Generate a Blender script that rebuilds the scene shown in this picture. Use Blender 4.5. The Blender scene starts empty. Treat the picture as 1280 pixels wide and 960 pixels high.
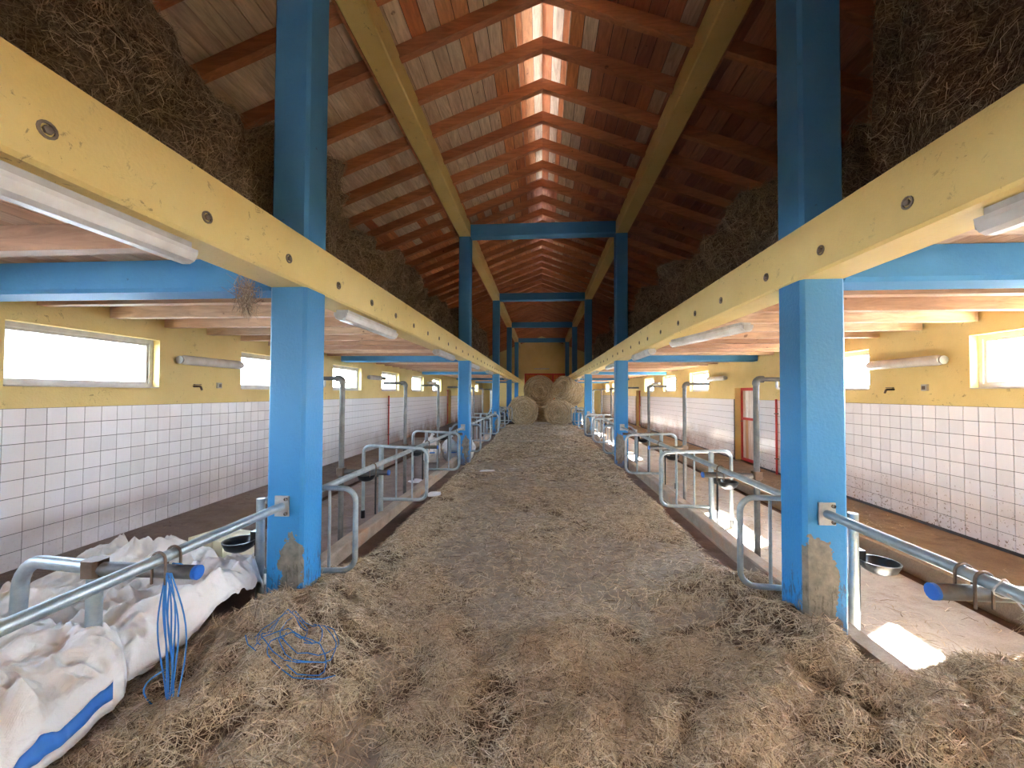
import bpy, math, random
import numpy as np
from mathutils import Matrix, Vector
random.seed(7); rng = np.random.default_rng(7)
PI = math.pi
scn = bpy.context.scene
COL = scn.collection

# ------------------------------------------------------------------ camera
F, YAW, PITCH, ROLL = 505.21, .0730, .0223, .0046
def cam_axes():
    cy, sy, cp, sp, cr, sr = math.cos(YAW), math.sin(YAW), math.cos(PITCH), math.sin(PITCH), math.cos(ROLL), math.sin(ROLL)
    f = Vector((-sy*cp, cy*cp, sp)); r0 = Vector((cy, sy, 0)); u0 = r0.cross(f)
    return cr*r0+sr*u0, -sr*r0+cr*u0, f
r_, u_, f_ = cam_axes()
cd = bpy.data.cameras.new('camera'); cam = bpy.data.objects.new('camera', cd); COL.objects.link(cam)
cd.sensor_fit = 'HORIZONTAL'; cd.sensor_width = 36; cd.lens = F/1280*36; cd.clip_start = .05; cd.clip_end = 300
m = Matrix((r_, u_, -f_)).transposed().to_4x4(); m.translation = (0, 0, 1.65); cam.matrix_world = m
scn.camera = cam
# ------------------------------------------------------------------ world, sun, exposure
w = bpy.data.worlds.new('sky'); scn.world = w; w.use_nodes = True
nt = w.node_tree; nt.nodes.clear()
sky = nt.nodes.new('ShaderNodeTexSky'); sky.sky_type = 'NISHITA'; sky.sun_disc = False
sky.sun_elevation = math.radians(32); sky.sun_rotation = math.radians(52); sky.air_density = 1.6; sky.dust_density = 1.6
hsv = nt.nodes.new('ShaderNodeHueSaturation'); hsv.inputs['Saturation'].default_value = .3
bg = nt.nodes.new('ShaderNodeBackground'); bg.inputs[1].default_value = 1.75
out = nt.nodes.new('ShaderNodeOutputWorld')
nt.links.new(sky.outputs[0], hsv.inputs['Color']); tint = nt.nodes.new('ShaderNodeMix'); tint.data_type = 'RGBA'; tint.blend_type = 'MULTIPLY'; tint.inputs[0].default_value = 1; tint.inputs[7].default_value = (.86, .96, 1.14, 1)
nt.links.new(hsv.outputs[0], tint.inputs[6]); nt.links.new(tint.outputs[2], bg.inputs[0]); nt.links.new(bg.outputs[0], out.inputs[0])
sd = bpy.data.lights.new('sun', 'SUN'); sd.energy = 95; sd.angle = math.radians(1.2); sd.color = (1, .98, .96)
sun = bpy.data.objects.new('sun', sd); COL.objects.link(sun)
sun.rotation_euler = Vector((-2.2, -1.5, -1.72)).to_track_quat('-Z', 'Y').to_euler()
scn.view_settings.view_transform = 'Standard'; scn.view_settings.look = 'None'
scn.view_settings.exposure = 2.5; scn.view_settings.gamma = 1; scn.view_settings.use_curve_mapping = False
try:
    scn.cycles.use_denoising = True; scn.cycles.max_bounces = 10; scn.cycles.diffuse_bounces = 7; scn.cycles.glossy_bounces = 3
    scn.cycles.transparent_max_bounces = 12; scn.cycles.sample_clamp_indirect = 8; scn.cycles.caustics_reflective = False
except Exception: pass

# ------------------------------------------------------------------ dimensions (metres; alley runs along +Y)
XL, XR, S, D1, LB = -1.646, 1.658, .269, 2.70, 6.46
ZB, ZT, TB, TT = 2.387, 2.7275, 5.26, 5.538
WL, WR, Y0, Y1 = -4.70, 4.72, -3.6, 32.0
EYE = 1.65
NEARGATE = 1
TILE = .16

# ------------------------------------------------------------------ materials
MATS = {}
def hexc(r, g, b):
    f = lambda c: (c/255/12.92) if c/255 <= .04045 else ((c/255+.055)/1.055)**2.4
    return (f(r), f(g), f(b), 1)
class NB:
    def __init__(s, name):
        s.m = bpy.data.materials.new(name); s.m.use_nodes = True; s.t = s.m.node_tree
        s.b = s.t.nodes['Principled BSDF']; MATS[name] = s.m
    def n(s, typ, **kw):
        x = s.t.nodes.new(typ)
        for k, v in kw.items():
            if k in x.inputs.keys(): x.inputs[k].default_value = v
            else: setattr(x, k, v)
        return x
    def l(s, a, b): s.t.links.new(a, b)
    def coord(s, scale=(1, 1, 1), rnd=False, kind='Object'):
        tc = s.n('ShaderNodeTexCoord'); mp = s.n('ShaderNodeMapping'); mp.inputs['Scale'].default_value = scale
        s.l(tc.outputs[kind], mp.inputs['Vector'])
        if rnd:
            oi = s.n('ShaderNodeObjectInfo'); mu = s.n('ShaderNodeMath', operation='MULTIPLY'); mu.inputs[1].default_value = 57.
            s.l(oi.outputs['Random'], mu.inputs[0]); s.l(mu.outputs[0], mp.inputs['Location'])
        return mp.outputs[0]
    def noise(s, vec, scale, detail=4, rough=.55, dist=0):
        x = s.n('ShaderNodeTexNoise'); x.inputs['Scale'].default_value = scale; x.inputs['Detail'].default_value = detail
        x.inputs['Roughness'].default_value = rough; x.inputs['Distortion'].default_value = dist
        s.l(vec, x.inputs['Vector']); return x.outputs['Fac']
    def ramp(s, fac, stops, interp='LINEAR'):
        x = s.n('ShaderNodeValToRGB'); x.color_ramp.interpolation = interp
        e = x.color_ramp.elements
        while len(e) < len(stops): e.new(.5)
        for q, (p, c) in zip(e, stops): q.position = p; q.color = c if len(c) == 4 else (*c, 1)
        s.l(fac, x.inputs[0]); return x.outputs[0]
    def mix(s, fac, a, b, mode='MIX'):
        x = s.n('ShaderNodeMix', data_type='RGBA', blend_type=mode)
        for v, i in ((fac, 0), (a, 6), (b, 7)):
            if hasattr(v, 'is_linked') or hasattr(v, 'links'): s.l(v, x.inputs[i])
            else: x.inputs[i].default_value = v
        return x.outputs[2]
    def mth(s, op, a, b=0., clamp=False):
        x = s.n('ShaderNodeMath', operation=op, use_clamp=clamp)
        for v, i in ((a, 0), (b, 1)):
            if hasattr(v, 'links'): s.l(v, x.inputs[i])
            else: x.inputs[i].default_value = v
        return x.outputs[0]
    def done(s, col=None, rough=.6, bump=None, bs=.3, bd=.01, metal=0., spec=.5):
        if col is not None:
            if hasattr(col, 'links'): s.l(col, s.b.inputs['Base Color'])
            else: s.b.inputs['Base Color'].default_value = col
        if hasattr(rough, 'links'): s.l(rough, s.b.inputs['Roughness'])
        else: s.b.inputs['Roughness'].default_value = rough
        s.b.inputs['Metallic'].default_value = metal; s.b.inputs['Specular IOR Level'].default_value = spec
        if bump is not None:
            x = s.n('ShaderNodeBump'); x.inputs['Strength'].default_value = bs; x.inputs['Distance'].default_value = bd
            s.l(bump, x.inputs['Height']); s.l(x.outputs[0], s.b.inputs['Normal'])
        return s.m
BK = (0, 0, 0, 1); WH = (1, 1, 1, 1)
def paint(name, c1, c2, speck=hexc(70, 52, 30), amt=.64):
    b = NB(name); v = b.coord(); big = b.noise(v, 1.3, 5, .6); fine = b.noise(v, 60, 3)
    base = b.ramp(big, [(.3, c1), (.7, c2)])
    sp = b.noise(v, 16, 6, .75, .6); k = b.ramp(sp, [(amt, BK), (amt+.05, WH)])
    k2 = b.ramp(b.noise(v, 2.1, 3), [(.45, BK), (.6, WH)])
    f = b.mix(1., k, k2, 'MULTIPLY')
    col = b.mix(b.mth('MULTIPLY', f, .6), base, speck)
    b.done(col, .62, b.mth('ADD', fine, b.mth('MULTIPLY', big, 2.)), .25, .01)
paint('yellow_paint', hexc(214, 188, 122), hexc(203, 174, 104), amt=.60)
paint('yellow_wall', hexc(220, 198, 134), hexc(208, 184, 118), amt=.60)
# blue columns: bare render and dirt patches near the foot
b = NB('blue_paint'); v = b.coord(); big = b.noise(v, 1.5, 5, .6)
base = b.ramp(big, [(.3, hexc(66, 124, 168)), (.7, hexc(78, 136, 180))])
sp = b.ramp(b.noise(v, 14, 6, .75, .5), [(.66, BK), (.70, WH)])
col = b.mix(b.mth('MULTIPLY', sp, .55), base, hexc(60, 62, 64))
b.done(col, .72, b.noise(v, 45, 4), .25, .008, spec=.25)
b = NB('blue_column'); v = b.coord(); big = b.noise(v, 1.5, 5, .6)
tc = b.n('ShaderNodeTexCoord'); sx = b.n('ShaderNodeSeparateXYZ'); b.l(tc.outputs['Object'], sx.inputs[0]); z = sx.outputs[2]
hi = b.ramp(b.mth('MULTIPLY', z, .4), [(0, hexc(26, 136, 208)), (.55, hexc(44, 126, 186)), (1, hexc(58, 118, 162))])  # brighter foot and duller top: the fall of light put into the blue
base = b.mix(.2, hi, b.ramp(big, [(.3, hexc(40, 114, 168)), (.7, hexc(66, 144, 192))]))
low = b.mth('SUBTRACT', 1.35, b.mth('MULTIPLY', z, 1.55), True)
wear = b.mth('MULTIPLY', b.noise(v, 3.2, 7, .62, .5), b.mth('ADD', .60, b.mth('MULTIPLY', low, .42)))
pk = b.ramp(wear, [(.53, BK), (.545, WH)])
g_ = b.n('ShaderNodeNewGeometry'); sg = b.n('ShaderNodeSeparateXYZ'); b.l(g_.outputs['Position'], sg.inputs[0])
sgn = b.mth('SIGN', sg.outputs[0]); px_ = b.mth('ADD', b.mth('MULTIPLY', sx.outputs[0], sgn), .06)
e1 = b.mth('POWER', b.mth('DIVIDE', b.mth('ABSOLUTE', px_), .10), 2.); e2 = b.mth('POWER', b.mth('ABSOLUTE', b.mth('DIVIDE', b.mth('SUBTRACT', z, .42), .27)), 2.)
dd = b.mth('ADD', b.mth('ADD', e1, e2), b.mth('MULTIPLY', b.mth('SUBTRACT', b.noise(v, 9, 6, .65, .4), .5), 3.2))
fr = b.mth('LESS_THAN', sx.outputs[1], .03)
pk = b.mth('MAXIMUM', pk, b.mth('MULTIPLY', b.mth('LESS_THAN', dd, b.mth('ADD', .75, b.mth('MULTIPLY', b.mth('MAXIMUM', sgn, 0.), .75))), fr))
render = b.ramp(b.noise(v, 18, 4), [(.3, hexc(100, 98, 92)), (.7, hexc(140, 134, 122))])
col = b.mix(pk, base, render)
vs = b.coord((1, 1, .25)); sp = b.ramp(b.mth('MULTIPLY', b.noise(vs, 26, 6, .8, .4), b.mth('ADD', .75, b.mth('MULTIPLY', low, .35))), [(.55, BK), (.6, WH)])
col = b.mix(b.mth('MULTIPLY', sp, .6), col, hexc(66, 58, 50))
dz = b.mth('SUBTRACT', .95, b.mth('MULTIPLY', z, 2.9), True)
dirt = b.mth('MULTIPLY', b.ramp(b.mth('ADD', b.noise(v, 2.6, 5, .7, .4), b.mth('MULTIPLY', dz, .30)), [(.50, BK), (.72, WH)]), .8)
dirt = b.mth('MULTIPLY', dirt, b.mth('MULTIPLY', dz, 2.2, True))
col = b.mix(dirt, col, hexc(92, 74, 58))
b.done(col, .5, b.mth('SUBTRACT', b.noise(v, 45, 4), b.mth('MULTIPLY', pk, 1.2)), .4, .01)
def wood(name, stops, grain=18., dark=hexc(70, 40, 24), rough=.72, axis=1, interp='CONSTANT', satn=.2):
    b = NB(name); sc = [3, 3, 3]; sc[axis] = .35
    oi = b.n('ShaderNodeObjectInfo'); base = b.ramp(oi.outputs['Random'], stops, interp)
    v = b.coord(tuple(sc), True); g = b.noise(v, grain*.35, 6, .65, 1.2)
    col = b.mix(b.ramp(g, [(.35, (0, 0, 0, 1)), (.75, (.55, .55, .55, 1))]), base, dark)
    v2 = b.coord((1, 1, 1), True); k = b.ramp(b.noise(v2, 7, 2, .5, .2), [(.73, BK), (.76, WH)])
    col = b.mix(b.mth('MULTIPLY', k, .7), col, dark)
    bl = b.noise(v2, 1.1, 3, .6); col = b.mix(b.mth('MULTIPLY', bl, satn), col, hexc(120, 84, 58))
    b.done(col, rough, g, .3, .004)
P1, P2, P3, P4 = hexc(222, 196, 166), hexc(230, 206, 178), hexc(208, 178, 148), hexc(216, 186, 160)
O1, O2, O3 = hexc(220, 142, 88), hexc(206, 124, 74), hexc(224, 156, 106)
wood('plank_pale', [(0, P1), (.25, P2), (.5, P3), (.75, P4)])
wood('plank_mix', [(0, P1), (.2, O1), (.34, P2), (.5, O2), (.62, P3), (.8, O3), (.92, P4)])
wood('plank_orange', [(0, O1), (.3, O2), (.55, hexc(192, 112, 68)), (.8, O3), (.94, P3)])
wood('plank_shaded', [(0, hexc(176, 112, 84)), (.25, hexc(188, 120, 88)), (.5, hexc(164, 104, 80)), (.75, hexc(192, 130, 100)), (.93, hexc(198, 168, 144))])  # browner copy of the planks, weaker light put into the colour
wood('rafter_wood', [(0, hexc(190, 122, 80)), (.4, hexc(202, 132, 88)), (.7, hexc(180, 114, 76))], axis=0)
wood('joist_wood', [(0, hexc(216, 182, 148)), (.3, hexc(198, 158, 124)), (.6, hexc(210, 170, 134)), (.8, hexc(182, 140, 110))], axis=0, dark=hexc(92, 58, 40))
wood('loft_board', [(0, hexc(196, 150, 116)), (.3, hexc(210, 164, 130)), (.6, hexc(184, 136, 106)), (.8, hexc(204, 168, 138))], axis=1)
wood('door_wood', [(0, hexc(204, 142, 88))], axis=2, interp='LINEAR')
wood('orange_door', [(0, hexc(226, 120, 40)), (.5, hexc(210, 104, 34))], axis=2)
# tiles
b = NB('white_tile'); oi = b.n('ShaderNodeObjectInfo')
base = b.ramp(oi.outputs['Random'], [(0, hexc(222, 220, 226)), (1, hexc(234, 232, 238))])
g = b.n('ShaderNodeNewGeometry'); mp = b.n('ShaderNodeMapping'); b.l(g.outputs['Position'], mp.inputs[0])
sx = b.n('ShaderNodeSeparateXYZ'); b.l(g.outputs['Position'], sx.inputs[0])
low = b.mth('SUBTRACT', 1., b.mth('MULTIPLY', sx.outputs[2], .9), True)
side = b.mth('GREATER_THAN', sx.outputs[0], 0.)
far = b.mth('MULTIPLY', b.mth('SUBTRACT', sx.outputs[1], 10.), .25, True)
spk = b.ramp(b.mth('ADD', b.noise(mp.outputs[0], 34, 3, .6), b.mth('MULTIPLY', low, .12)), [(.70, BK), (.74, WH)])
spk = b.mth('MULTIPLY', b.mth('MULTIPLY', spk, low), b.mth('ADD', .15, b.mth('MULTIPLY', side, .8)))
col = b.mix(spk, base, hexc(112, 88, 66))
br = b.mth('MULTIPLY', b.mth('MULTIPLY', b.ramp(b.mth('ADD', b.noise(mp.outputs[0], 1.4, 5, .65), b.mth('MULTIPLY', low, .3)), [(.55, BK), (.85, WH)]), low), b.mth('ADD', .25, b.mth('MULTIPLY', far, .75)))
col = b.mix(br, col, hexc(150, 112, 84))
b.done(col, .22, spec=.5)
NB('grout').done(hexc(74, 72, 76), .9)
def metal(name, c1, c2, rough=.45, rust=.0):
    b = NB(name); v = b.coord(); n1 = b.noise(v, 9, 5, .65); col = b.ramp(n1, [(.3, c1), (.7, c2)])
    if rust:
        k = b.ramp(b.noise(v, 5, 6, .75), [(.62, BK), (.72, WH)]); col = b.mix(b.mth('MULTIPLY', k, rust), col, hexc(112, 76, 48))
    b.done(col, rough, b.noise(v, 70, 3), .15, .003, metal=.55)
metal('galvanised', hexc(140, 152, 160), hexc(176, 186, 190), .42, .5)
metal('dark_pipe', hexc(84, 84, 86), hexc(120, 118, 116), .5, .6)
metal('clamp_metal', hexc(92, 76, 64), hexc(128, 112, 100), .55, .7)
metal('plate_metal', hexc(150, 150, 150), hexc(186, 186, 184), .5, .6)
def plain(name, c, rough=.5, bump=0, c2=None, **k):
    b = NB(name); v = b.coord(); n = b.noise(v, 12, 5)
    col = b.ramp(n, [(.3, c), (.7, c2 or c)]); b.done(col, rough, n if bump else None, bump or .1, .005, **k)
plain('blue_cap', hexc(36, 104, 196), .4)
plain('black_bowl', hexc(26, 27, 30), .3)
plain('window_frame_white', hexc(196, 192, 188), .5, 0, hexc(176, 170, 166))
plain('lamp_body', hexc(176, 172, 166), .5, 0, hexc(154, 148, 140))
plain('red_frame', hexc(196, 44, 40), .5, 0, hexc(176, 36, 34))
plain('cream_box', hexc(222, 214, 186), .6)
plain('yellow_pack', hexc(236, 196, 28), .4); plain('white_paper', hexc(224, 224, 226), .7)
plain('dark_crate', hexc(52, 46, 46), .6); plain('blue_drum', hexc(58, 150, 210), .4)
plain('brown_box', hexc(128, 98, 84), .8); plain('blue_strap', hexc(44, 110, 190), .6)
plain('grey_tarp', hexc(96, 102, 108), .7, .4, hexc(66, 70, 76))
plain('twine_blue', hexc(48, 120, 190), .6); plain('twine_white', hexc(206, 200, 192), .7)
b = NB('diffuser'); v = b.coord((1, 1, 1)); b.done(b.ramp(b.noise(v, 6, 4), [(.3, hexc(214, 212, 210)), (.7, hexc(188, 182, 176))]), .25)
b.b.inputs['Transmission Weight'].default_value = 0.
# glass
b = NB('window_glass'); t = b.t; tr = b.n('ShaderNodeBsdfTransparent'); gl = b.n('ShaderNodeBsdfGlossy'); gl.inputs['Roughness'].default_value = .05
tr.inputs[0].default_value = (.93, .96, .97, 1); mx = b.n('ShaderNodeMixShader'); mx.inputs[0].default_value = .06
b.l(tr.outputs[0], mx.inputs[1]); b.l(gl.outputs[0], mx.inputs[2]); b.l(mx.outputs[0], t.nodes['Material Output'].inputs['Surface'])
# concrete / dirt floors
def ground(name, stops, sc=2.2, fibre=.5, dark=hexc(58, 42, 32)):
    b = NB(name); v = b.coord(); n1 = b.noise(v, sc, 8, .65, .4); col = b.ramp(n1, stops)
    v2 = b.coord((1, 2.6, 1)); f = b.noise(v2, 38, 5, .7, 2.2)
    col = b.mix(b.mth('MULTIPLY', b.ramp(f, [(.42, BK), (.62, WH)]), fibre), col, dark)
    b.done(col, .85, b.mth('ADD', f, b.mth('MULTIPLY', n1, 2.)), .5, .02)
ground('stall_concrete', [(.3, hexc(176, 160, 144)), (.55, hexc(204, 194, 182)), (.75, hexc(156, 132, 112))], 1.6, .25)
ground('stall_dirt', [(.3, hexc(122, 104, 96)), (.55, hexc(150, 132, 124)), (.75, hexc(98, 76, 66))], 1.8, .35)
ground('passage_dirt', [(.3, hexc(142, 118, 98)), (.55, hexc(170, 146, 122)), (.75, hexc(118, 92, 72))], 2.2, .3)
ground('gutter_dirt', [(.3, hexc(84, 58, 42)), (.6, hexc(116, 84, 62))], 3, .5)
ground('curb_concrete', [(.3, hexc(150, 132, 116)), (.55, hexc(178, 160, 142)), (.72, hexc(196, 142, 104))], 3, .3)
ground('outside_ground', [(.3, hexc(160, 166, 168)), (.7, hexc(182, 186, 190))], .5, .1)
# alley: bare concrete mixed with trodden hay
b = NB('alley_surface'); v = b.coord()
conc = b.ramp(b.noise(v, 3, 8, .65), [(.3, hexc(150, 136, 122)), (.55, hexc(182, 170, 156)), (.72, hexc(128, 104, 84))])
v2 = b.coord((1, 1.8, 1)); f = b.noise(v2, 42, 5, .75, 2.5); f2 = b.noise(b.coord((1.7, 1, 1)), 60, 4, .7, 3.)
hay = b.ramp(f, [(.32, hexc(46, 34, 26)), (.52, hexc(96, 76, 60)), (.7, hexc(160, 140, 116))])  # dark base tones paint the shade in hollows between clumps
hay = b.mix(b.ramp(f2, [(.5, BK), (.64, WH)]), hay, hexc(95, 78, 66))
at = b.n('ShaderNodeAttribute', attribute_name='cover'); k = b.ramp(b.mth('ADD', at.outputs['Fac'], b.mth('MULTIPLY', b.mth('SUBTRACT', b.noise(v, 14, 6, .7), .5), 1.1)), [(.36, WH), (.60, BK)])
col = b.mix(b.mth('MULTIPLY', k, .85), hay, conc)
so_ = b.n('ShaderNodeAttribute', attribute_name='soil'); col = b.mix(b.mth('MULTIPLY', so_.outputs['Fac'], .92), col, b.ramp(f, [(.35, hexc(56, 40, 30)), (.6, hexc(92, 68, 50)), (.75, hexc(124, 98, 74))]))
b.done(col, .9, b.mth('ADD', f, f2), .7, .02, spec=.2)
def haymat(name, cols, rough=.75):
    b = NB(name); g = b.n('ShaderNodeNewGeometry')
    st = [(i/len(cols), c) for i, c in enumerate(cols)]
    b.done(b.ramp(g.outputs['Random Per Island'], st, 'LINEAR'), rough, spec=.3)
haymat('hay_strand', [hexc(214, 198, 172), hexc(166, 142, 116), hexc(238, 226, 204), hexc(116, 92, 74), hexc(206, 186, 156), hexc(84, 64, 52), hexc(192, 172, 142), hexc(226, 208, 176)])
haymat('hay_strand_dim', [hexc(165, 143, 119), hexc(121, 102, 83), hexc(188, 168, 142), hexc(93, 77, 64), hexc(153, 133, 108)])  # darker copy of the strands, dim loft light put into the colour
haymat('bale_strand', [hexc(232, 212, 178), hexc(186, 156, 120), hexc(244, 230, 202), hexc(120, 92, 66), hexc(214, 190, 150)])
def haybase(name, c1, c2, c3, s=26):
    b = NB(name); v = b.coord(); f = b.noise(v, s, 6, .75, 2.4); b.done(b.ramp(f, [(.3, c1), (.5, c2), (.7, c3)]), .95, f, .9, .03, spec=.1)
haybase('hay_mass', hexc(58, 46, 38), hexc(119, 100, 81), hexc(170, 151, 125))
haybase('hay_mass_dim', hexc(39, 31, 26), hexc(107, 90, 72), hexc(157, 135, 111))  # darker hay body, painted for the dim light of the loft
haybase('bale_mass', hexc(103, 86, 70), hexc(170, 151, 127), hexc(208, 192, 166))
# woven plastic sack
b = NB('woven_plastic'); v = b.coord(); n1 = b.noise(v, 3, 5, .6)
wv = b.n('ShaderNodeTexWave'); wv.inputs['Scale'].default_value = 60; b.l(v, wv.inputs['Vector'])
col = b.ramp(n1, [(.3, hexc(226, 224, 224)), (.6, hexc(214, 210, 206)), (.8, hexc(176, 158, 140))])
b.done(col, .42, b.mth('ADD', b.noise(b.coord((1, 1, 1)), 9, 6, .6, 1.), b.mth('MULTIPLY', wv.outputs['Fac'], .02)), .5, .03)
b = NB('roof_cover'); b.done(hexc(60, 44, 38), .9)

# ------------------------------------------------------------------ mesh helpers
class MB:
    def __init__(s): s.v = []; s.f = []
    def add(s, vs, fs):
        o = len(s.v); s.v += [tuple(p) for p in vs]; s.f += [tuple(i+o for i in q) for q in fs]
    def box(s, x0, x1, y0, y1, z0, z1):
        s.add([(x0, y0, z0), (x1, y0, z0), (x1, y1, z0), (x0, y1, z0), (x0, y0, z1), (x1, y0, z1), (x1, y1, z1), (x0, y1, z1)],
              [(0, 3, 2, 1), (4, 5, 6, 7), (0, 1, 5, 4), (1, 2, 6, 5), (2, 3, 7, 6), (3, 0, 4, 7)]); return s
    def prism(s, poly, a, b, axis='y', cap=True):
        n = len(poly)
        def P(q, t): return (q[0], t, q[1]) if axis == 'y' else ((t, q[0], q[1]) if axis == 'x' else (q[0], q[1], t))
        vs = [P(q, a) for q in poly]+[P(q, b) for q in poly]
        fs = [(i, (i+1) % n, n+(i+1) % n, n+i) for i in range(n)]
        if cap: fs += [tuple(range(n))[::-1], tuple(range(n, 2*n))]
        s.add(vs, fs); return s
    def tube(s, pts, r, n=10, cap=True):
        pts = [Vector(p) for p in pts]; k = len(pts); vs = []
        t0 = (pts[1]-pts[0]).normalized(); ref = Vector((0, 0, 1)) if abs(t0.z) < .9 else Vector((1, 0, 0))
        nx = t0.cross(ref).normalized()
        for i, p in enumerate(pts):
            t = ((pts[min(i+1, k-1)]-pts[max(i-1, 0)])).normalized()
            nx = (nx-t*nx.dot(t)).normalized(); ny = t.cross(nx)
            rr = r[i] if isinstance(r, (list, tuple)) else r
            vs += [p+(nx*math.cos(a)+ny*math.sin(a))*rr for a in [2*PI*j/n for j in range(n)]]
        fs = [(i*n+j, i*n+(j+1) % n, (i+1)*n+(j+1) % n, (i+1)*n+j) for i in range(k-1) for j in range(n)]
        if cap: fs += [tuple(range(n))[::-1], tuple((k-1)*n+j for j in range(n))]
        s.add(vs, fs); return s
    def lathe(s, prof, n=20, axis='z'):
        vs = []
        for (r, z) in prof:
            for j in range(n):
                a = 2*PI*j/n; c, d = r*math.cos(a), r*math.sin(a)
                vs.append((c, d, z) if axis == 'z' else ((c, z, d) if axis == 'y' else (z, c, d)))
        k = len(prof); s.add(vs, [(i*n+j, i*n+(j+1) % n, (i+1)*n+(j+1) % n, (i+1)*n+j) for i in range(k-1) for j in range(n)]); return s
    def mesh(s, name, mat, smooth=False):
        me = bpy.data.meshes.new(name); me.from_pydata(s.v, [], s.f); me.materials.append(MATS[mat])
        me.update()
        if smooth: me.polygons.foreach_set('use_smooth', [True]*len(me.polygons)); 
        if smooth and hasattr(me, 'set_sharp_from_angle'): me.set_sharp_from_angle(angle=math.radians(40))
        return me
def link(name, me, parent=None, loc=None, rot=None):
    o = bpy.data.objects.new(name, me); COL.objects.link(o); o.parent = parent
    if loc is not None: o.location = loc
    if rot is not None: o.rotation_euler = rot
    return o
def part(mb, name, mat, parent=None, smooth=False, **k): return link(name, mb.mesh(name, mat, smooth), parent, **k)
def tag(o, label=None, cat=None, group=None, kind=None):
    if label: o['label'] = label
    if cat: o['category'] = cat
    if group: o['group'] = group
    if kind: o['kind'] = kind
    return o
def thing(name, label, cat, loc=(0, 0, 0), group=None, rz=0, kind=None):
    o = bpy.data.objects.new(name, None); COL.objects.link(o); o.location = loc; o.rotation_euler = (0, 0, rz); o.empty_display_size = .1
    return tag(o, label, cat, group, kind)
def np_mesh(name, V, Fq, mat, smooth=False):
    """V (n,3), Fq (m,4) quads"""
    me = bpy.data.meshes.new(name); n, mf = len(V), len(Fq); k = Fq.shape[1]
    me.vertices.add(n); me.vertices.foreach_set('co', V.astype(np.float32).ravel())
    me.loops.add(mf*k); me.loops.foreach_set('vertex_index', Fq.astype(np.int32).ravel())
    me.polygons.add(mf); me.polygons.foreach_set('loop_start', np.arange(0, mf*k, k, dtype=np.int32))
    me.materials.append(MATS[mat]); me.update(calc_edges=True)
    if smooth: me.polygons.foreach_set('use_smooth', np.ones(mf, bool))
    return me
def round_path(pts, r, n=6):
    """polyline with filleted corners"""
    pts = [Vector(p) for p in pts]; o = [pts[0]]
    for i in range(1, len(pts)-1):
        a, b_, c = pts[i-1], pts[i], pts[i+1]; d1 = (a-b_).normalized(); d2 = (c-b_).normalized()
        th = d1.angle(d2)/2; t = r/math.tan(th); cen = b_+(d1+d2).normalized()*(r/math.sin(th))
        p1, p2 = b_+d1*t, b_+d2*t; v1, v2 = p1-cen, p2-cen; w_ = v1.angle(v2)
        for j in range(n+1):
            s_ = j/n; o.append(cen+(v1*math.sin((1-s_)*w_)+v2*math.sin(s_*w_))/math.sin(w_))
    o.append(pts[-1]); return o
# numpy value noise
_G = rng.random((64, 64, 64)).astype(np.float32)
def vnoise(p):
    i = np.floor(p).astype(int); f = p-i; f = f*f*(3-2*f); i &= 63; j = (i+1) & 63
    x0, y0, z0, x1, y1, z1 = i[..., 0], i[..., 1], i[..., 2], j[..., 0], j[..., 1], j[..., 2]
    fx, fy, fz = f[..., 0], f[..., 1], f[..., 2]
    a = _G[x0, y0, z0]*(1-fx)+_G[x1, y0, z0]*fx; b_ = _G[x0, y1, z0]*(1-fx)+_G[x1, y1, z0]*fx
    c = _G[x0, y0, z1]*(1-fx)+_G[x1, y0, z1]*fx; d = _G[x0, y1, z1]*(1-fx)+_G[x1, y1, z1]*fx
    return (a*(1-fy)+b_*fy)*(1-fz)+(c*(1-fy)+d*fy)*fz
def fbm(p, sc=1., octv=4, gain=.5, seed=0.):
    p = np.asarray(p, float)*sc+seed; o = 0; a = 1.; t = 0
    for _ in range(octv): o = o+a*(vnoise(p)*2-1); t += a; a *= gain; p = p*2.03+11.3
    return o/t
def P3(x, y, z=0.):
    x, y = np.broadcast_arrays(x, y); return np.stack([x, y, np.zeros_like(x)+z], -1)
def strands(P, N, length, width, T=None, lift=.4, curl=.35):
    """ribbons of two quads at points P with normals N"""
    n = len(P); N = N/np.linalg.norm(N, axis=1, keepdims=True)
    if T is None:
        T = rng.normal(size=(n, 3))
    T = T-N*(T*N).sum(1, keepdims=True); T /= np.linalg.norm(T, axis=1, keepdims=True)
    B = np.cross(N, T); D = T+N*rng.uniform(-.05, lift, (n, 1)); D /= np.linalg.norm(D, axis=1, keepdims=True)
    Ln = length(n)[:, None]; Wd = (width*rng.uniform(.6, 1.3, n))[:, None]
    A0 = P-D*Ln*.5+N*.003; A1 = P+N*(.004+.05*Ln)+B*Ln*rng.normal(0, curl*.3, (n, 1)); A2 = P+D*Ln*.5+B*Ln*rng.normal(0, curl*.6, (n, 1))
    ang = rng.uniform(-.9, .9, (n, 1)); W = B*np.cos(ang)+N*np.sin(ang)
    V = np.stack([A0-W*Wd, A0+W*Wd, A1-W*Wd, A1+W*Wd, A2-W*Wd*.6, A2+W*Wd*.6], 1).reshape(-1, 3)
    k = (np.arange(n)*6)[:, None]
    return V, np.concatenate([k+np.array([[0, 1, 3, 2]]), k+np.array([[2, 3, 5, 4]])], 0)
def grid_faces(nu, nv):
    a = np.arange((nu-1)*(nv-1)); i, j = a//(nv-1), a % (nv-1); q = i*nv+j
    return np.stack([q, q+nv, q+nv+1, q+1], 1)
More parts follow.
